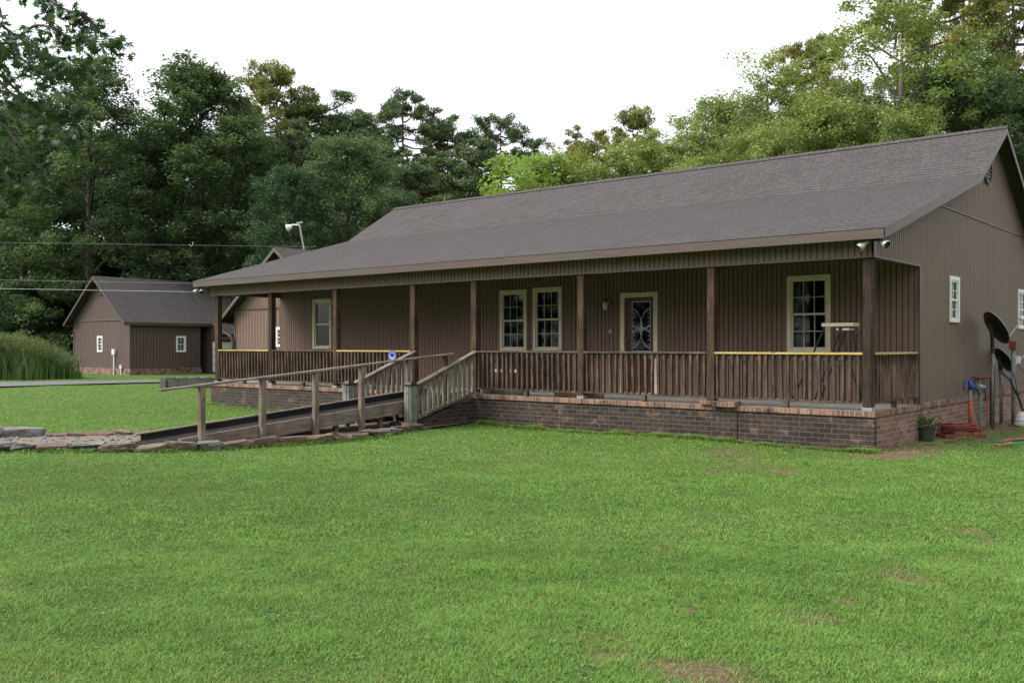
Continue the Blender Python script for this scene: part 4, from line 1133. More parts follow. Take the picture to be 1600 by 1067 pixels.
TREES = [
 ('bB', 35, 165, 66, 1.3, 'mid', 'bark', 'broadleaf_tree', 'tall tree at the left frame edge behind the hanging oak branch', .3, LEFT),
 ('bA', 140, 98, 62, 1.25, 'mid', 'bark', 'broadleaf_tree', 'tall dense tree directly above the workshop gable', 0, LEFT),
 ('bB', 312, 104, 63, 1.4, 'mid', 'bark', 'broadleaf_tree', 'tall grey green tree with broad crown between workshop and rear wing', 1.7, LEFT),
 ('bA', 385, 175, 66, .8, 'mid', 'bark', 'broadleaf_tree', 'narrower tree just left of the sunset tinted pine', 2.2, LEFT),
 ('bC', 545, 218, 55, 1.05, 'mid', 'bark', 'broadleaf_tree', 'rounded dense tree behind the left end of the main roof', 0, LEFT),
 ('bC', 455, 265, 52, .9, 'deep', 'bark', 'broadleaf_tree', 'lower dark tree behind the roof antenna', 1.2, LEFT),
 ('bC', 620, 300, 54, .8, 'mid', 'bark', 'broadleaf_tree', 'low bushy tree touching the ridge at its left end', 2.9, LEFT),
 ('pA', 432, 106, 72, 1.0, 'pine_sunset_tint', 'bark_pine', 'pine_tree', 'pine with sunset glow tinted into its crown above the rear wing', 0, LEFT),
 ('pB', 510, 142, 74, 1.1, 'pine', 'bark_pine', 'pine_tree', 'dark green pine just right of the sunset tinted pine', .5, LEFT),
 ('pB', 480, 200, 68, 1.1, 'pine', 'bark_pine', 'pine_tree', 'shorter pine filling below the dark green pine', 2.5, LEFT),
 ('pC', 630, 150, 70, 1.0, 'pine', 'bark_pine', 'pine_tree', 'open crowned pine with see through limbs left of the sky gap', 0, LEFT),
 ('pA', 700, 198, 70, 1.1, 'pine', 'bark_pine', 'pine_tree', 'mid height pine in the middle of the ridge line pines', 1.3, LEFT),
 ('pB', 665, 245, 64, 1.3, 'pine', 'bark_pine', 'pine_tree', 'low spreading pine just above the ridge, left of centre', .9, LEFT),
 ('pC', 785, 186, 72, .95, 'pine', 'bark_pine', 'pine_tree', 'pine with flat topped crown at the left side of the sky gap', 2.0, LEFT),
 ('pB', 745, 230, 66, 1.3, 'pine', 'bark_pine', 'pine_tree', 'low pine under the flat topped pine', 3.0, LEFT),
 ('pA', 590, 225, 78, 1.0, 'pine', 'bark_pine', 'pine_tree', 'pine between the rounded tree and the open crowned pine', 3.6, LEFT),
 ('bE', 832, 245, 46, 1.25, 'yellow', 'bark', 'young_tree', 'bright yellow green young tree just above the ridge', 0, RIGHT),
 ('bD', 880, 240, 48, 1.0, 'sunset_tint', 'bark', 'broadleaf_tree', 'small green tree with painted golden glow right of the bright young tree', 0, RIGHT),
 ('pB', 925, 205, 56, .9, 'pine_sunset_tint', 'bark_pine', 'pine_tree', 'short sunset tinted pine left of the pale topped pine', 1.1, RIGHT),
 ('pA', 990, 176, 56, .8, 'pine_sunset_tint', 'bark_pine', 'pine_tree', 'pale topped, sunset tinted pine in the middle of the sky gap', 2.1, RIGHT),
 ('bD', 985, 222, 46, 1.2, 'light', 'bark', 'broadleaf_tree', 'light green tree in front of the pale topped pine', 1.4, RIGHT),
 ('bD', 1055, 212, 45, 1.0, 'light', 'bark', 'broadleaf_tree', 'light green tree left of the tall rounded pair', 2.6, RIGHT),
 ('bC', 1125, 160, 46, .85, 'light', 'bark', 'broadleaf_tree', 'rounded light green tree stepping up toward the right', .8, RIGHT),
 ('bF', 1205, 92, 45, 1.2, 'light', 'bark', 'broadleaf_tree', 'tall light green tree left of the sunset tinted pine', .6, RIGHT),
 ('pA', 1268, 62, 50, .8, 'pine_sunset_tint', 'bark_pine', 'pine_tree', 'pine with sunset glow tinted into its needles between two light green trees', 4.0, RIGHT),
 ('bF', 1400, -40, 43, 1.25, 'light', 'bark_pale', 'broadleaf_tree', 'tallest pale trunked tree whose top leaves the frame', 2.4, RIGHT),
 ('bC', 1290, 165, 42, 1.0, 'light', 'bark', 'broadleaf_tree', 'bushy mid green tree below the sunset tinted pine', 3.3, RIGHT),
 ('bA', 1345, 135, 47, .8, 'mid', 'bark', 'broadleaf_tree', 'darker tree filling left of the pale trunk', 3.4, RIGHT),
 ('pC', 1500, -60, 48, .95, 'pine_sunset_tint', 'bark_pine', 'pine_tree', 'tall open pine with sunset glow tinted into its needles near the right corner', 4.4, RIGHT),
 ('pC', 1588, -80, 50, 1.0, 'pine_sunset_tint', 'bark_pine', 'pine_tree', 'tall pine with dark trunk cut by the right frame edge', 1.5, RIGHT),
 ('bC', 1490, 105, 42, 1.0, 'mid', 'bark', 'broadleaf_tree', 'dark green tree behind the roof peak', 5.0, RIGHT),
 ('bC', 1585, 125, 44, 1.0, 'mid', 'bark', 'broadleaf_tree', 'dark green tree right of the roof peak', 1.9, RIGHT),
 ('bC', 1420, 175, 40, .8, 'light', 'bark', 'broadleaf_tree', 'low leafy tree below the pale trunked one', 2.2, RIGHT),
 ('bC', 1180, 205, 41, .9, 'light', 'bark', 'broadleaf_tree', 'low leafy tree touching the ridge below the tall light green tree', 4.9, RIGHT),
 ('bD', 1090, 250, 42, 1.2, 'light', 'bark', 'broadleaf_tree', 'lowest light green tree along the middle of the ridge', 5.1, RIGHT),
]
for (key, px, yt, f, ws, leaf, bark, name, label, rot, grp) in TREES:
    T(key, px, yt, f, ws, leaf, bark, name, label, rot, grp)
# darker rows deeper in the wood
wr = random.Random(9)
for i, px in enumerate(range(-60, 620, 62)):
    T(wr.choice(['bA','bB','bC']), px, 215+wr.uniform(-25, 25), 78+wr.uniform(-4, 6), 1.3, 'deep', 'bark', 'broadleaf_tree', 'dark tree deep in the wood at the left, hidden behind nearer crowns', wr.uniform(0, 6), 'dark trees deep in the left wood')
for i, px in enumerate(range(1180, 1700, 85)):
    T(wr.choice(['bA','bC']), px, 190+wr.uniform(-25, 25), 58+wr.uniform(-4, 6), 1.2, 'mid', 'bark', 'broadleaf_tree', 'dark tree deep in the wood at the right, hidden behind nearer crowns', wr.uniform(0, 6), 'dark trees deep in the right wood')
# the wood behind the camera that shades the yard and shows in the window panes
for i in range(26):
    ang = math.radians(-118+i*236/25); d = 46+wr.uniform(-3, 5)
    bxk, byk = CX-d*(FX*math.cos(ang)+RX*math.sin(ang)), CY-d*(FY*math.cos(ang)+RY*math.sin(ang))
    if bxk < -30 and byk > -14: continue
    tree(wr.choice(['bA','bB','bC']), None, bxk, byk, wr.uniform(14, 18), 1.5, 'mid', 'bark', 'broadleaf_tree', 'leafy tree of the wood behind the viewpoint, outside the photo', 'trees behind the viewpoint', wr.uniform(0, 6))
for i in range(30):
    ang = math.radians(-118+i*236/29); d = 40+wr.uniform(-2, 3)
    bxk, byk = CX-d*(FX*math.cos(ang)+RX*math.sin(ang)), CY-d*(FY*math.cos(ang)+RY*math.sin(ang))
    if bxk < -30 and byk > -14: continue
    tree('bE', GEN['bE'](), bxk, byk, wr.uniform(5, 7), 1.5, 'mid', 'bark', 'understorey_bush', 'leafy bush of the wood behind the viewpoint, outside the photo', 'bushes behind the viewpoint', wr.uniform(0, 6))
# understorey shrubs
for i, px in enumerate(range(-20, 480, 55)):
    if 95 < px < 330: continue
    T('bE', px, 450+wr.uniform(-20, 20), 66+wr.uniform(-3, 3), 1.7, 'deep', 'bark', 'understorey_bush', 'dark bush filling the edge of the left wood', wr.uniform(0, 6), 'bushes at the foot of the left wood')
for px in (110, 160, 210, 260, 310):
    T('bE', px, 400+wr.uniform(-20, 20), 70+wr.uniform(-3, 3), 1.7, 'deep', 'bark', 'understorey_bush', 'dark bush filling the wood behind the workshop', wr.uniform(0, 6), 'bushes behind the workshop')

# ================================================================ OAK with hanging branch (foreground left)
OKX, OKY = rf(-9.5, 9.6)
oak = empty('oak_tree', (OKX, OKY, 0), 'pin oak whose leafy branch hangs into the upper left corner', 'tree')
lobes = np.array([(0,-.5),(.06,-.22),(.30,-.30),(.12,-.06),(.44,.02),(.14,.12),(.34,.34),(.10,.26),(.0,.55),(-.10,.26),(-.34,.34),(-.14,.12),(-.44,.02),(-.12,-.06),(-.30,-.30),(-.06,-.22)])
def oak_leaves(g, pos, size):
    n = len(pos)
    nrm = rand_dirs(g, n); nrm[:, 2] = np.abs(nrm[:, 2])+.3; nrm /= np.linalg.norm(nrm, axis=1, keepdims=True)
    a = np.cross(nrm, rand_dirs(g, n)); a[:, 2] -= .7; a -= nrm*np.sum(a*nrm, 1, keepdims=True); a /= np.linalg.norm(a, axis=1, keepdims=True)
    b = np.cross(nrm, a); s = (size*g.uniform(.7, 1.25, n))[:, None, None]
    curl = (np.abs(lobes[:, 0])**2)[None, :, None]*nrm[:, None, :]*-.5
    v = pos[:, None, :]+s*(a[:, None, :]*lobes[None, :, 1:2]+b[:, None, :]*lobes[None, :, 0:1]+curl)
    return v.reshape(-1, 3)
og = np.random.default_rng(77); orr = random.Random(77)
def q3(px, py, f):
    X, Y = at(px, f); return Vector((X, Y, zof(py, f)))
twig_paths = []; lp = []
tips = [((-160, -120, 9.0), (-20, 60, 8.6), (60, 40, 8.4), (120, 62, 8.2), (192, 60, 8.1)),
        ((-160, -120, 9.0), (20, -40, 8.8), (90, 10, 8.6), (140, 30, 8.5), (150, 70, 8.4)),
        ((-160, -60, 9.2), (-40, 40, 9.0), (30, 90, 8.8), (80, 120, 8.6), (140, 95, 8.5)),
        ((-160, -60, 9.2), (-40, 80, 8.8), (20, 150, 8.6), (70, 200, 8.4), (120, 205, 8.2)),
        ((-180, 0, 9.0), (-60, 120, 8.6), (0, 190, 8.4), (40, 240, 8.2), (70, 270, 8.1)),
        ((-180, 0, 8.6), (-80, 150, 8.3), (-30, 230, 8.1), (0, 270, 8.0), (20, 295, 7.9)),
        ((-160, -20, 9.4), (-20, 100, 9.2), (50, 160, 9.1), (90, 175, 9.0), (125, 165, 9.0)),
        ((-160, -40, 9.6), (-30, 20, 9.4), (30, 60, 9.3), (70, 85, 9.2), (100, 110, 9.2))]
for tp in tips:
    P_ = [q3(*t) for t in tp]; 
    # catmull
    path = []
    for k in range(len(P_)-1):
        p0 = P_[max(0, k-1)]; p1 = P_[k]; p2 = P_[k+1]; p3 = P_[min(len(P_)-1, k+2)]
        for j in range(8):
            t = j/8; path.append(.5*((2*p1)+(-p0+p2)*t+(2*p0-5*p1+4*p2-p3)*t*t+(-p0+3*p1-3*p2+p3)*t**3))
    path.append(P_[-1])
    twig_paths.append(([tuple(p) for p in path], [max(.003, .022*(1-k/len(path))) for k in range(len(path))]))
    for k in range(8, len(path)):
        for s_ in range(2):
            p = path[k]; L = orr.uniform(.10, .30)*(1.2-k/len(path)*.6)
            d = Vector((orr.gauss(0,1), orr.gauss(0,1), orr.gauss(-.35,.6))).normalized()
            e = p+d*L
            twig_paths.append(([tuple(p), tuple(p+d*L*.5+Vector((0,0,.01))), tuple(e)], [.004, .003, .002]))
            for _ in range(orr.randint(3, 5)):
                q = orr.uniform(.35, 1.1); lp.append(tuple(p+d*L*q+Vector((orr.gauss(0,.03), orr.gauss(0,.03), orr.gauss(-.03,.03)))))
# the rest of the crown, left of the frame
for _ in range(420):
    az = orr.uniform(0, 6.28); rad = 3.6*orr.random()**.5; z = orr.uniform(3.6, 11)
    c = Vector((OKX+rad*math.cos(az), OKY+rad*math.sin(az), z))
    rel = Vector((c.x-CX, c.y-CY)); rr2 = rel.x*RX+rel.y*RY; ff2 = rel.x*FX+rel.y*FY
    if ff2 > 1 and rr2/ff2 > -.60: continue
    for _ in range(9): lp.append((c.x+orr.gauss(0,.22), c.y+orr.gauss(0,.22), c.z+orr.gauss(0,.16)))
trunk_top = (OKX, OKY, 10)
mb = MB(); mb.tube([(OKX, OKY, -.1), (OKX+.05, OKY, 3), (OKX, OKY+.1, 6), trunk_top], [.26, .21, .15, .04], 12)
for tp in {(-160,-120,9.0), (-160,-60,9.2), (-180,0,9.0), (-180,0,8.6), (-160,-20,9.4), (-160,-40,9.6)}:
    e = q3(*tp); mb.tube([(OKX, OKY, max(2.5, e.z-.8)), tuple((Vector((OKX, OKY, e.z-.6))+e)/2+Vector((0,0,.2))), tuple(e)], [.08, .05, .022], 8)
for k in range(14):
    az = k*2.4; z = 3.5+k*.45; mb.tube([(OKX, OKY, z), (OKX+1.5*math.cos(az), OKY+1.5*math.sin(az), z+.5), (OKX+3*math.cos(az), OKY+3*math.sin(az), z+.7)] if math.cos(az)*RX+math.sin(az)*RY < .3 else [(OKX, OKY, z), (OKX+.7*math.cos(az), OKY+.7*math.sin(az), z+.4)], [.07,.04,.015] if math.cos(az)*RX+math.sin(az)*RY < .3 else [.06,.02], 6)
mb.build('trunk', M['bark'], oak, smooth=True)
mb = MB()
for pts, rs in twig_paths: mb.tube(pts, rs, 5, cap=False)
mb.build('branch', M['bark'], oak, smooth=True)
LM['oak'] = leaf_mat('leaf_oak', [(0.025, 0.059, 0.029), (0.043, 0.090, 0.044), (0.073, 0.126, 0.070)], .35)
lp = np.array(lp)
o = np_mesh('leaves', oak_leaves(og, lp, np.full(len(lp), .10)), 16, og.random(len(lp)), LM['oak'])
o.parent = oak; o.matrix_parent_inverse = Matrix.Translation(oak.location).inverted()

# ================================================================ GROUND
def ground_mat():
    m, nt, b, o = newmat('lawn_ground')
    t = nt.nodes.new('ShaderNodeTexCoord'); v = t.outputs['Object']
    n1 = noise(nt, v, .35, 5, .6); n2 = noise(nt, v, 2.2, 6, .65); n3 = noise(nt, v, 28, 5, .75)
    c = ramp(nt, n2, [(.25, (.072,.142,.034)), (.5, (.118,.215,.046)), (.75, (.165,.275,.062))])
    c = mixc(nt, ramp(nt, n1, [(.4, (0,0,0)), (.65, (.5,.5,.5))]), c, (.14,.20,.045))
    c = mixc(nt, ramp(nt, n3, [(.42, (.75,.75,.75)), (.6, (0,0,0))]), c, (.040,.060,.018))
    nt.links.new(c, b.inputs['Base Color']); b.inputs['Roughness'].default_value = .95; b.inputs['Specular IOR Level'].default_value = .1
    bump(nt, n3, b, .8, .03); return m
DIRT = [(1105, 1050, 105, 26, .85), (950, 1025, 45, 10, .7), (945, 997, 60, 14, .5), (1075, 950, 14, 6, .9), (1320, 934, 16, 7, .8), (1255, 958, 50, 14, .6), (1415, 900, 55, 16, .7), (1510, 825, 30, 8, .7),
        (1545, 842, 18, 5, .8), (1110, 737, 16, 5, .9), (1232, 736, 20, 5, .9), (1170, 722, 90, 14, .35), (1150, 705, 60, 7, .5), (775, 962, 16, 5, .6), (1035, 862, 30, 10, .5), (875, 803, 14, 6, .4), (1395, 875, 14, 4, .7), (390, 907, 30, 5, .4)]
DW = []
for (p, y, wx, wy_, a) in DIRT:
    f = FOC*CZ/(y-HY); X, Y = at(p, f); DW.append((X, Y, wx/FOC*f, wy_*f*f/(FOC*CZ), a))
_G = np.random.default_rng(99).random((256, 256))
def vn(x, y, sc_, off=0, octaves=3):
    tot = np.zeros_like(x, dtype=float); amp = 1.; nrm = 0
    for o in range(octaves):
        u = (x*.83+y*.56)*sc_+off*17.3+o*5.1; v = (-x*.56+y*.83)*sc_+off*9.7+o*3.3
        iu = np.floor(u).astype(int); iv = np.floor(v).astype(int); fu = u-iu; fv = v-iv
        fu = fu*fu*(3-2*fu); fv = fv*fv*(3-2*fv)
        a = _G[iu % 256, iv % 256]; b = _G[(iu+1) % 256, iv % 256]; c = _G[iu % 256, (iv+1) % 256]; d = _G[(iu+1) % 256, (iv+1) % 256]
        tot += amp*((a*(1-fu)+b*fu)*(1-fv)+(c*(1-fu)+d*fu)*fv); nrm += amp; amp *= .55; sc_ *= 2.1
    return tot/nrm
def dirt_at(x, y):
    d = np.zeros_like(x)
    for (X, Y, a, b, s_) in DW:
        r = (x-X)*RX+(y-Y)*RY; f = (x-X)*FX+(y-Y)*FY
        q = (r/a)**2+(f/b)**2
        wob = (vn(x, y, 3.2, 5, 5)-.5)*4.2
        d = np.maximum(d, s_*np.clip(1.15-q-wob*.5, 0, 1))
    # soil strip along the end wall and front brick
    d = np.maximum(d, np.clip(1.35-np.abs(x-.25)/.62-(vn(x, y, 2.5, 8)-.5)*1.2, 0, 1)*((y > -.7) & (y < 13) & (x > -.2)))
    d = np.maximum(d, .8*np.clip(1.15-np.abs(y+.12)/.22, 0, 1)*((x > -18.6) & (x < .3)))
    return d
# ground sheet: fine near the camera, wide beyond
def ground():
    xs = np.concatenate([np.linspace(-420, -62, 14), np.linspace(-60, -21, 50), np.linspace(-20.5, 12, 300), np.linspace(12.5, 60, 50), np.linspace(70, 300, 10)])
    ys = np.concatenate([np.linspace(-200, -25, 12), np.linspace(-22, 10, 300), np.linspace(10.5, 60, 50), np.linspace(70, 500, 14)])
    gx, gy = np.meshgrid(xs, ys); n, k = gx.shape
    z = .012*np.sin(gx*1.3+gy*.7)+.010*np.sin(gx*-.8+gy*1.9)
    z = z-.012
    co = np.stack([gx, gy, z], -1).reshape(-1, 3)
    me = bpy.data.meshes.new('lawn')
    i = np.arange(n*k).reshape(n, k)
    f = np.stack([i[:-1,:-1], i[:-1,1:], i[1:,1:], i[1:,:-1]], -1).reshape(-1, 4)
    me.vertices.add(len(co)); me.vertices.foreach_set('co', co.astype(np.float32).ravel())
    me.loops.add(f.size); me.loops.foreach_set('vertex_index', f.astype(np.int32).ravel())
    me.polygons.add(len(f)); me.polygons.foreach_set('loop_start', np.arange(len(f), dtype=np.int32)*4)
    a = me.attributes.new('dirt', 'FLOAT', 'POINT'); a.data.foreach_set('value', dirt_at(co[:,0], co[:,1]).astype(np.float32))
    m = ground_mat(); nt = m.node_tree
    b = [x for x in nt.nodes if x.type == 'BSDF_PRINCIPLED'][0]
    src = b.inputs['Base Color'].links[0].from_socket
    at_ = nt.nodes.new('ShaderNodeAttribute'); at_.attribute_name = 'dirt'
    t = nt.nodes.new('ShaderNodeTexCoord'); dn = noise(nt, t.outputs['Object'], 22, 8, .8)
    dc = ramp(nt, dn, [(.32, (.05,.034,.022)), (.5, (.16,.11,.075)), (.68, (.30,.22,.15))])
    nt.links.new(mixc(nt, at_.outputs['Fac'], src, dc), b.inputs['Base Color'])
    me.materials.append(m); me.polygons.foreach_set('use_smooth', [True]*len(f)); me.update(calc_edges=True)
    o = bpy.data.objects.new('lawn', me); C.objects.link(o); setp(o, kind='structure')
ground()
def gz(x, y): return .012*np.sin(x*1.3+y*.7)+.010*np.sin(x*-.8+y*1.9)-.012
# path under / beside the ramp, bounded by rocks
pathm = MB()
near_row = [(-30, 704), (40, 704), (110, 705), (180, 706), (250, 706), (320, 703), (390, 699), (450, 695), (510, 690.5), (570, 685), (630, 677), (662, 671)]
def gpt(p, y):
    f = FOC*CZ/(y-HY); X, Y = at(p, f); return X, Y
NR = [gpt(*q) for q in near_row]
far_row = [(-30, 681), (60, 684), (130, 683), (200, 681), (262, 677)]
FR = [gpt(*q) for q in far_row]
poly = NR+[(-8.35, -.1), (-9.9, -.1)]+[(-10.0, -4.5)]+FR[::-1]
pathm.poly([(x, y, .03) for x, y in poly])
setp(pathm.build('gravel_path', simple('path_soil', (.17,.135,.105), .95, var=.5, scale=9, bs=.7)), kind='structure')
# driveway
dA = gpt(-200, 607); dB = gpt(-200, 598)
def drv(m):
    L = [(-260, 606, 599), (-100, 606.5, 599), (0, 605.5, 598.5), (60, 603.5, 597.6), (120, 601.6, 596.5), (180, 600, 595.5), (240, 598.5, 594.5), (300, 597, 593.5), (380, 596, 592.5)]
    for (a, b) in zip(L[:-1], L[1:]):
        p = [gpt(a[0], a[1]), gpt(b[0], b[1]), gpt(b[0], b[2]), gpt(a[0], a[2])]
        m.quad(*[(x, y, .045) for x, y in p])
setp(part('driveway', M['asphalt'], None, drv), kind='structure')

# rocks
rk = random.Random(21)
def rock(x, y, w, d, h, mat, label, group, rot):
    import bmesh
    from mathutils import noise as mn
    bm = bmesh.new()
    for _ in range(24):
        a = rk.uniform(0, 6.283); q = rk.uniform(.8, 1.0)
        bm.verts.new((math.copysign(abs(math.cos(a))**.5, math.cos(a))*q, math.copysign(abs(math.sin(a))**.5, math.sin(a))*q, rk.choice((-1, -.9, .75, 1, .55, rk.uniform(-1, 1)))))
    r_ = bmesh.ops.convex_hull(bm, input=bm.verts)
    for v in [v for v in bm.verts if not v.link_faces]: bm.verts.remove(v)
    bmesh.ops.bevel(bm, geom=list(bm.edges), offset=.05, segments=1, affect='EDGES')
    bmesh.ops.triangulate(bm, faces=list(bm.faces))
    bmesh.ops.subdivide_edges(bm, edges=list(bm.edges), cuts=2, use_grid_fill=True)
    sd_ = Vector((rk.uniform(0, 99), rk.uniform(0, 99), 0))
    for v in bm.verts:
        p = v.co.copy()
        lay_ = .05*mn.noise(Vector((p.x*1.1, p.y*1.1, p.z*5))+sd_)
        q = p+p*(.10*mn.noise(p*1.7+sd_)+.05*mn.noise(p*5+sd_))
        q.x += lay_*math.copysign(1, p.x); q.y += lay_*math.copysign(1, p.y)
        v.co = Vector((q.x*w/2, q.y*d/2, q.z*h/2))
    me = bpy.data.meshes.new('rock'); bm.to_mesh(me); bm.free()
    me.materials.append(M[mat])
    o = bpy.data.objects.new('rock', me); C.objects.link(o)
    o.location = (x, y, h*.36); o.rotation_euler = (rk.uniform(-.1,.1), rk.uniform(-.1,.1), rot)
    setp(o, label, 'rock', group); return o
ordn = ['first','second','third','fourth','fifth','sixth','seventh','eighth','ninth','tenth','eleventh','twelfth','thirteenth','fourteenth','fifteenth','sixteenth','seventeenth','eighteenth','nineteenth','twentieth','twenty first','twenty second','twenty third','twenty fourth']
def along(pts, s_):
    L = [math.dist(a, b) for a, b in zip(pts[:-1], pts[1:])]; t = s_
    for (a, b), l in zip(zip(pts[:-1], pts[1:]), L):
        if t <= l: q = t/l; return (a[0]+(b[0]-a[0])*q, a[1]+(b[1]-a[1])*q, math.atan2(b[1]-a[1], b[0]-a[0]))
        t -= l
    return None
s_ = .1; k = 0
cols = ['grey','grey','red','grey','tan','tan','tan','grey','tan','red','tan','tan','tan','tan','red','grey','tan','red','tan','grey','grey']
while k < 22:
    w = rk.uniform(.32, .58); a = along(NR, s_+w/2)
    if a is None: break
    c = cols[k % len(cols)]
    h = rk.uniform(.10, .17)
    nx, ny = -math.sin(a[2]), math.cos(a[2])
    rock(a[0]+nx*.12, a[1]+ny*.12, w*1.05, rk.uniform(.28, .4), h, 'rock_'+c, '%s flat edging rock, %s from left in near row' % (c if c != 'red' else 'reddish', ordn[k]), 'rocks edging the near side of the path', a[2]+rk.uniform(-.1,.1))
    s_ += w*.93; k += 1
s_ = 1.0; k = 0
while k < 12:
    w = rk.uniform(.3, .5); a = along(FR, s_+w/2)
    if a is None: break
    c = rk.choice(['red','tan','tan','red'])
    rock(a[0], a[1], w*1.05, .3, rk.uniform(.08, .14), 'rock_'+c, '%s low edging rock, %s from left in far row' % ({'red':'reddish','tan':'tan'}[c], ordn[k]), 'rocks edging the far side of the path', a[2])
    s_ += w*.93; k += 1
bx_, by_ = gpt(30, 684)
rock(bx_, by_, .9, .45, .21, 'rock_grey', 'large pale grey boulder slab at the left end of the far row', None, math.atan2(RY, RX))
bx_, by_ = gpt(-30, 686)
rock(bx_, by_, .8, .5, .24, 'rock_grey', 'pale grey boulder cut by the left frame edge', None, math.atan2(RY, RX)+.3)
bx_, by_ = gpt(628, 668)
rock(bx_, by_, .5, .3, .13, 'rock_grey', 'pale flat rock leaning against the foot of the right newel', None, .3)

# rubble on the path and litter on the soil
def scatter(name, n, gen, smin, smax, mat, label, cat, flat=.6):
    g = random.Random(n); m = MB()
    for _ in range(n):
        x, y, z = gen(g); s_ = g.uniform(smin, smax); a = g.uniform(0, 6.28)
        b = len(m.v); c = [(-1,-1,0),(1,-.8,0),(.9,1,0),(-1,.8,0),(-.6,-.5,flat),(.5,-.6,flat*1.1),(.6,.5,flat*.9),(-.5,.6,flat)]
        for (p, q, r) in c:
            p *= g.uniform(.7, 1.2); q *= g.uniform(.7, 1.2)
            m.v.append((x+(p*math.cos(a)-q*math.sin(a))*s_, y+(p*math.sin(a)+q*math.cos(a))*s_, z+r*s_*g.uniform(.7, 1.3)))
        for f in ((4,5,6,7),(0,1,5,4),(1,2,6,5),(2,3,7,6),(3,0,4,7)): m.f.append(tuple(b+k for k in f)); m.m.append(0); m.uv.append(None)
    setp(m.build(name, mat, None), label, cat, kind='stuff')
def pgen(g):
    while True:
        p = g.uniform(-40, 330); y = g.uniform(677, 706); X, Y = gpt(p, y)
        if point_in(poly, np.array([X]), np.array([Y]))[0]: return X, Y, .03
def sgen(g): return g.uniform(.05, 1.2), g.uniform(-.2, 11), .0
def blades(n_target, f0, f1, dens_scale, h, w, seed, spread=.62, line=None):
    g = np.random.default_rng(seed)
    f = np.sqrt(g.uniform(f0*f0, f1*f1, n_target)); r = g.uniform(-spread, spread, n_target)*f
    x = CX+r*RX+f*FX; y = CY+r*RY+f*FY
    if line is not None:
        P0 = np.array(line[:-1]); P1 = np.array(line[1:]); Ls = np.linalg.norm(P1-P0, axis=1)
        k = g.choice(len(Ls), n_target, p=Ls/Ls.sum()); q = g.random(n_target)[:, None]
        p = P0[k]*(1-q)+P1[k]*q+g.normal(size=(n_target, 2))*.07; x, y = p[:, 0], p[:, 1]
        kk = g.random(n_target) < np.clip((vn(x, y, 2.2, 12, 3)-.3)*2.5, .08, 1); x, y = x[kk], y[kk]; n_target = len(x)
    keep = ~((x > XL-.1) & (x < .02) & (y > -.02))
    keep &= ~((x > -.1) & (x < .35) & (y > 2.0))
    if line is None: keep &= ~point_in(poly, x, y)
    keep &= y < 40
    d = dirt_at(x, y)*(1 if line is None else .2); keep &= g.random(n_target) > d*.93
    x, y, d = x[keep], y[keep], d[keep]; n = len(x)
    # clumpy height and hue
    hn = np.clip((vn(x, y, 2.6, 1, 4)-.5)*2.2+.5, 0, 1)
    hn2 = np.clip((vn(x, y, .55, 2, 3)-.5)*2.4+.5, 0, 1)
    hn3 = np.clip((vn(x, y, 1.2, 3, 4)-.5)*2.6+.5, 0, 1)
    hh = h*g.uniform(.5, 1.45, n)*(.6+.7*hn)*(1-.35*hn3)
    az = g.uniform(0, 2*np.pi, n); lean = g.uniform(.5, 2.4, n)*hh
    wd = w*g.uniform(.6, 1.3, n)
    dx, dy = np.cos(az), np.sin(az); px_, py_ = -dy, dx
    z0 = gz(x, y)
    t = np.clip(.68*g.random(n)+.20*hn+.12*hn2, 0, 1)
    dry = g.random(n) < (.03+.16*np.clip(hn3-.55,0,1)*2+.5*d); t = np.where(dry, -1, t)
    b0 = np.stack([x-px_*wd/2, y-py_*wd/2, z0-.005], 1); b1 = np.stack([x+px_*wd/2, y+py_*wd/2, z0-.005], 1)
    m0 = np.stack([x+dx*lean*.35+px_*wd*.42, y+dy*lean*.35+py_*wd*.42, z0+hh*.62], 1)
    m1 = np.stack([x+dx*lean*.35-px_*wd*.42, y+dy*lean*.35-py_*wd*.42, z0+hh*.62], 1)
    tip = np.stack([x+dx*lean, y+dy*lean, z0+hh*.95], 1)
    return b0, b1, m0, m1, tip, t
def point_in(poly, x, y):
    ins = np.zeros(len(x), bool); n = len(poly)
    for i in range(n):
        x1, y1 = poly[i]; x2, y2 = poly[(i+1) % n]
        c = ((y1 > y) != (y2 > y)) & (x < (x2-x1)*(y-y1)/((y2-y1)+1e-12)+x1); ins ^= c
    return ins
def grass_mat():
    m = bpy.data.materials.new('grass_blade'); m.use_nodes = True; nt = m.node_tree; nt.nodes.clear()
    out = nt.nodes.new('ShaderNodeOutputMaterial')
    a = nt.nodes.new('ShaderNodeAttribute'); a.attribute_name = 't'
    s01 = nt.nodes.new('ShaderNodeMapRange'); nt.links.new(a.outputs['Fac'], s01.inputs[0])
    s01.inputs[1].default_value = -1; s01.inputs[2].default_value = 1
    c = ramp(nt, s01.outputs[0], [(0, (.30,.215,.11)), (.49, (.26,.19,.09)), (.5, (.064,.155,.024)), (.75, (.160,.315,.050)), (1, (.30,.47,.10))])
    b = nt.nodes.new('ShaderNodeBsdfPrincipled'); nt.links.new(c, b.inputs['Base Color']); b.inputs['Roughness'].default_value = .5; b.inputs['Specular IOR Level'].default_value = .3
    tr = nt.nodes.new('ShaderNodeBsdfTranslucent'); nt.links.new(c, tr.inputs[0])
    mx = nt.nodes.new('ShaderNodeMixShader'); mx.inputs[0].default_value = .3
    nt.links.new(b.outputs[0], mx.inputs[1]); nt.links.new(tr.outputs[0], mx.inputs[2]); nt.links.new(mx.outputs[0], out.inputs[0])
    return m
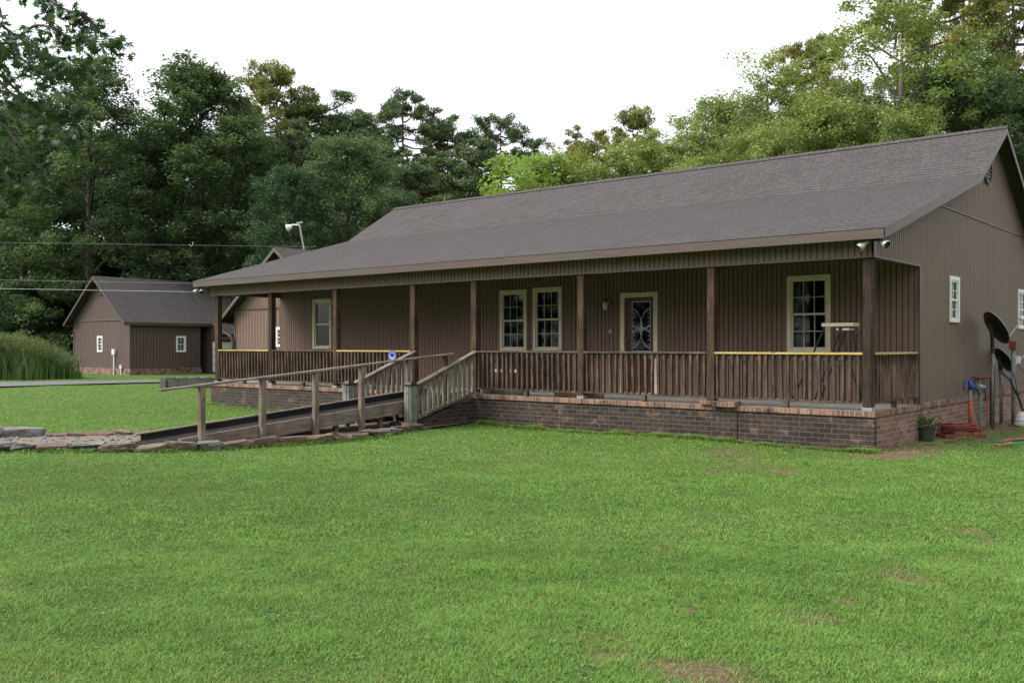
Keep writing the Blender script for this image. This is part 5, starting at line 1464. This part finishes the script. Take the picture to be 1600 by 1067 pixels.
def grass_object(bands):
    V = []; Fi = []; tv = []; base = 0; loops = []; starts = []; ls = 0
    allv = []; allt = []; quads = []; tris = []
    for args in bands:
        b0, b1, m0, m1, tip, t = blades(*args)
        n = len(t)
        v = np.stack([b0, b1, m0, m1, tip], 1).reshape(-1, 3)
        i = base+np.arange(n)*5
        quads.append(np.stack([i, i+1, i+2, i+3], 1)); tris.append(np.stack([i+3, i+2, i+4], 1))
        allv.append(v); allt.append(np.repeat(t, 5)); base += n*5
    v = np.concatenate(allv); t = np.concatenate(allt); q = np.concatenate(quads); tr = np.concatenate(tris)
    me = bpy.data.meshes.new('grass')
    me.vertices.add(len(v)); me.vertices.foreach_set('co', v.astype(np.float32).ravel())
    L = np.concatenate([q.ravel(), tr.ravel()]).astype(np.int32)
    me.loops.add(len(L)); me.loops.foreach_set('vertex_index', L)
    me.polygons.add(len(q)+len(tr))
    me.polygons.foreach_set('loop_start', np.concatenate([np.arange(len(q))*4, len(q)*4+np.arange(len(tr))*3]).astype(np.int32))
    a = me.attributes.new('t', 'FLOAT', 'POINT'); a.data.foreach_set('value', t.astype(np.float32))
    me.materials.append(grass_mat()); me.update(calc_edges=True)
    o = bpy.data.objects.new('grass', me); C.objects.link(o)
    setp(o, 'short mown green lawn grass with a few dry brown patches', 'grass', kind='stuff')
grass_object([
 (480000, 3.6, 8, 0, .024, .0040, 1),
 (420000, 8, 14, 0, .022, .0065, 2),
 (300000, 14, 26, 0, .020, .011, 3),
 (90000, 26, 46, 0, .024, .022, 4),
 (14000, 1, 2, 0, .060, .009, 5, .6, NR),
 (26000, 1, 2, 0, .065, .009, 6, .6, [(-8.2, -.10), (.10, -.12)]),
 (9000, 1, 2, 0, .06, .011, 7, .6, [(-18.4, -.10), (-10.3, -.10)]),
 (5000, 1, 2, 0, .05, .009, 8, .6, [(.12, -.1), (.5, 2.2), (.8, 6.5), (.9, 11)]),
])
scatter('rubble', 420, pgen, .012, .04, M['rock_grey'], 'small broken stones strewn between the edging rocks of the path', 'rubble')
scatter('litter', 500, sgen, .008, .03, M['plank_brown'], 'brown leaf litter and chips on the soil beside the end wall', 'litter', .3)
def weeds():
    g = np.random.default_rng(31); n = 600
    f = np.sqrt(g.uniform(16, 200, n)); r = g.uniform(-.6, .6, n)*f
    x = CX+r*RX+f*FX; y = CY+r*RY+f*FY; idx = np.repeat(np.arange(n), 14)
    px_ = x[idx]+g.normal(size=len(idx))*.035; py_ = y[idx]+g.normal(size=len(idx))*.035
    ok = ~((px_ > XL-.1) & (px_ < .3) & (py_ > -.1)) & ~point_in(poly, px_, py_)
    px_, py_ = px_[ok], py_[ok]
    c = np.stack([px_, py_, gz(px_, py_)+g.uniform(.006, .028, len(px_))], 1)
    LM['weed'] = leaf_mat('weed', [(.05,.12,.03), (.10,.20,.05), (.17,.27,.09)], .25)
    setp(np_mesh('weeds', leaf_quads(g, c, np.full(len(c), .022), 1.2, .8), 4, g.random(len(c)), LM['weed']), 'small broad leaved weeds and clover scattered through the lawn', 'weeds', kind='stuff')
weeds()
# tall ornamental grass at the far left
def tallgrass():
    g = np.random.default_rng(8); n = 9000
    cl = g.uniform(-60, 105, 70); fcl = 47.5+g.uniform(-1.2, 2.5, 70)
    idx = g.integers(0, 70, n)
    f = fcl[idx]+g.normal(0, .35, n); r = (cl[idx]-800)/FOC*fcl[idx]+g.normal(0, .3, n)
    x = CX+r*RX+f*FX; y = CY+r*RY+f*FY
    hmax = np.interp(cl[idx], [-60, 40, 105], [2.3, 2.0, 1.1]); hh = hmax*g.uniform(.45, 1.08, n)
    az = g.uniform(0, 2*np.pi, n); lean = hh*g.uniform(.05, .5, n); wd = g.uniform(.02, .05, n)
    dx, dy = np.cos(az), np.sin(az); vx, vy = RX+.3*g.normal(size=n), RY+.3*g.normal(size=n)
    qs = []
    prev = None
    segs = [0, .35, .7, 1.]
    out = []
    for a, b in zip(segs[:-1], segs[1:]):
        def P(s_, sg): 
            w = wd*(1-s_*.8)/2*sg
            return np.stack([x+dx*lean*s_**2.2+vx*w, y+dy*lean*s_**2.2+vy*w, hh*(s_-.25*s_**3*lean/hh)], 1)
        out.append(np.stack([P(a,-1), P(a,1), P(b,1), P(b,-1)], 1))
    tt = np.tile(g.random(n)*.72, 3)
    # feathery seed heads on the longer stems
    sel = np.where(hh > hmax*.82)[0]; k = 12
    ii = np.repeat(sel, k); m_ = len(ii); s_ = g.uniform(.86, 1.06, m_)
    c = np.stack([x[ii]+dx[ii]*lean[ii]*s_**2.2, y[ii]+dy[ii]*lean[ii]*s_**2.2, hh[ii]*(s_-.25*s_**3*lean[ii]/hh[ii])], 1)+g.normal(size=(m_, 3))*.05
    pl = leaf_quads(g, c, np.full(m_, .085), .0, .3, .5).reshape(-1, 4, 3)
    out.append(pl); tt = np.concatenate([tt, g.uniform(.55, .92, m_)])
    v = np.concatenate(out, 0).reshape(-1, 3); t = tt
    LM['tall'] = leaf_mat('tall_grass', [(.03,.07,.016), (.075,.14,.032), (.09,.14,.04), (.25,.23,.12)], .25)
    o = np_mesh('tall_grass', v, 4, t, LM['tall'])
    setp(o, 'tall feathery green and straw grass at the left edge of the drive', 'tall grass', kind='stuff')
tallgrass()
# ================================================================ UTILITY WIRES
def wire(a, b, sag, label, r=.012):
    a = Vector(a); b = Vector(b)
    pts = [tuple(a.lerp(b, k/24)-Vector((0,0,sag*4*(k/24)*(1-k/24)))) for k in range(25)]
    setp(part('utility_wire', M['wire'], None, lambda m: m.tube(pts, r*.62, 6), smooth=True), label, 'wire', 'overhead wires at the left')
fa = 40
A = q3(-60, 378.5, 40); B = q3(500, 384.5, 42)

wire(q3(-300, 375, 34), q3(497, 386, 41), .0, 'uppermost thin overhead wire running to the rear wing roof', .009)
wire(q3(-300, 432, 34), (-22.2, 7.2, zof(449, 35.5)), .0, 'middle overhead wire of the lower pair passing the workshop roof', .009)
wire(q3(-300, 446, 33), (-18.62, -.1, zof(457, 26.9)), .0, 'lowest overhead wire ending at the porch eave corner', .014)

# ================================================================ WORLD, SUN, CAMERA
w = bpy.data.worlds.new('World'); sc.world = w; w.use_nodes = True
nt = w.node_tree; nt.nodes.clear()
out = nt.nodes.new('ShaderNodeOutputWorld'); bg = nt.nodes.new('ShaderNodeBackground')
sky = nt.nodes.new('ShaderNodeTexSky'); sky.sky_type = 'NISHITA'; sky.sun_disc = False
SUN_EL = math.radians(44)
sund = Vector((-.62, -.78, 0)).normalized()   # direction towards the sun (behind the camera, slightly left)
sky.sun_elevation = SUN_EL; sky.sun_rotation = math.atan2(sund.x, sund.y)
sky.air_density = 1.0; sky.dust_density = 4.0; sky.ozone_density = .6
hsv = nt.nodes.new('ShaderNodeHueSaturation'); hsv.inputs['Saturation'].default_value = .28; hsv.inputs['Value'].default_value = 1.0
nt.links.new(sky.outputs[0], hsv.inputs['Color']); 
mixw = mixc(nt, .55, hsv.outputs[0], (7.2, 7.3, 7.6))
nt.links.new(mixw, bg.inputs[0]); bg.inputs[1].default_value = .12
nt.links.new(bg.outputs[0], out.inputs[0])
sun = bpy.data.lights.new('sun', 'SUN'); sun.energy = 1.35; sun.angle = math.radians(38); sun.color = (1, .93, .84)
so = bpy.data.objects.new('sun', sun); C.objects.link(so)
sd = Vector((sund.x*math.cos(SUN_EL), sund.y*math.cos(SUN_EL), math.sin(SUN_EL)))
so.rotation_euler = sd.to_track_quat('Z', 'Y').to_euler()
cam = bpy.data.cameras.new('camera'); co = bpy.data.objects.new('camera', cam); C.objects.link(co)
cam.sensor_width = 36; cam.lens = FOC/1600*36; cam.clip_end = 2000; cam.clip_start = .1
cam.shift_y = (HY-533.5)/1600
co.location = (CX, CY, CZ)
co.rotation_euler = (math.pi/2, 0, math.atan2(-FX, FY))
sc.camera = co
sc.view_settings.view_transform = 'Standard'; sc.view_settings.look = 'None'; sc.view_settings.gamma = 1; sc.view_settings.exposure = 1.12
sc.render.engine = 'CYCLES'
sc.cycles.max_bounces = 8; sc.cycles.transparent_max_bounces = 12
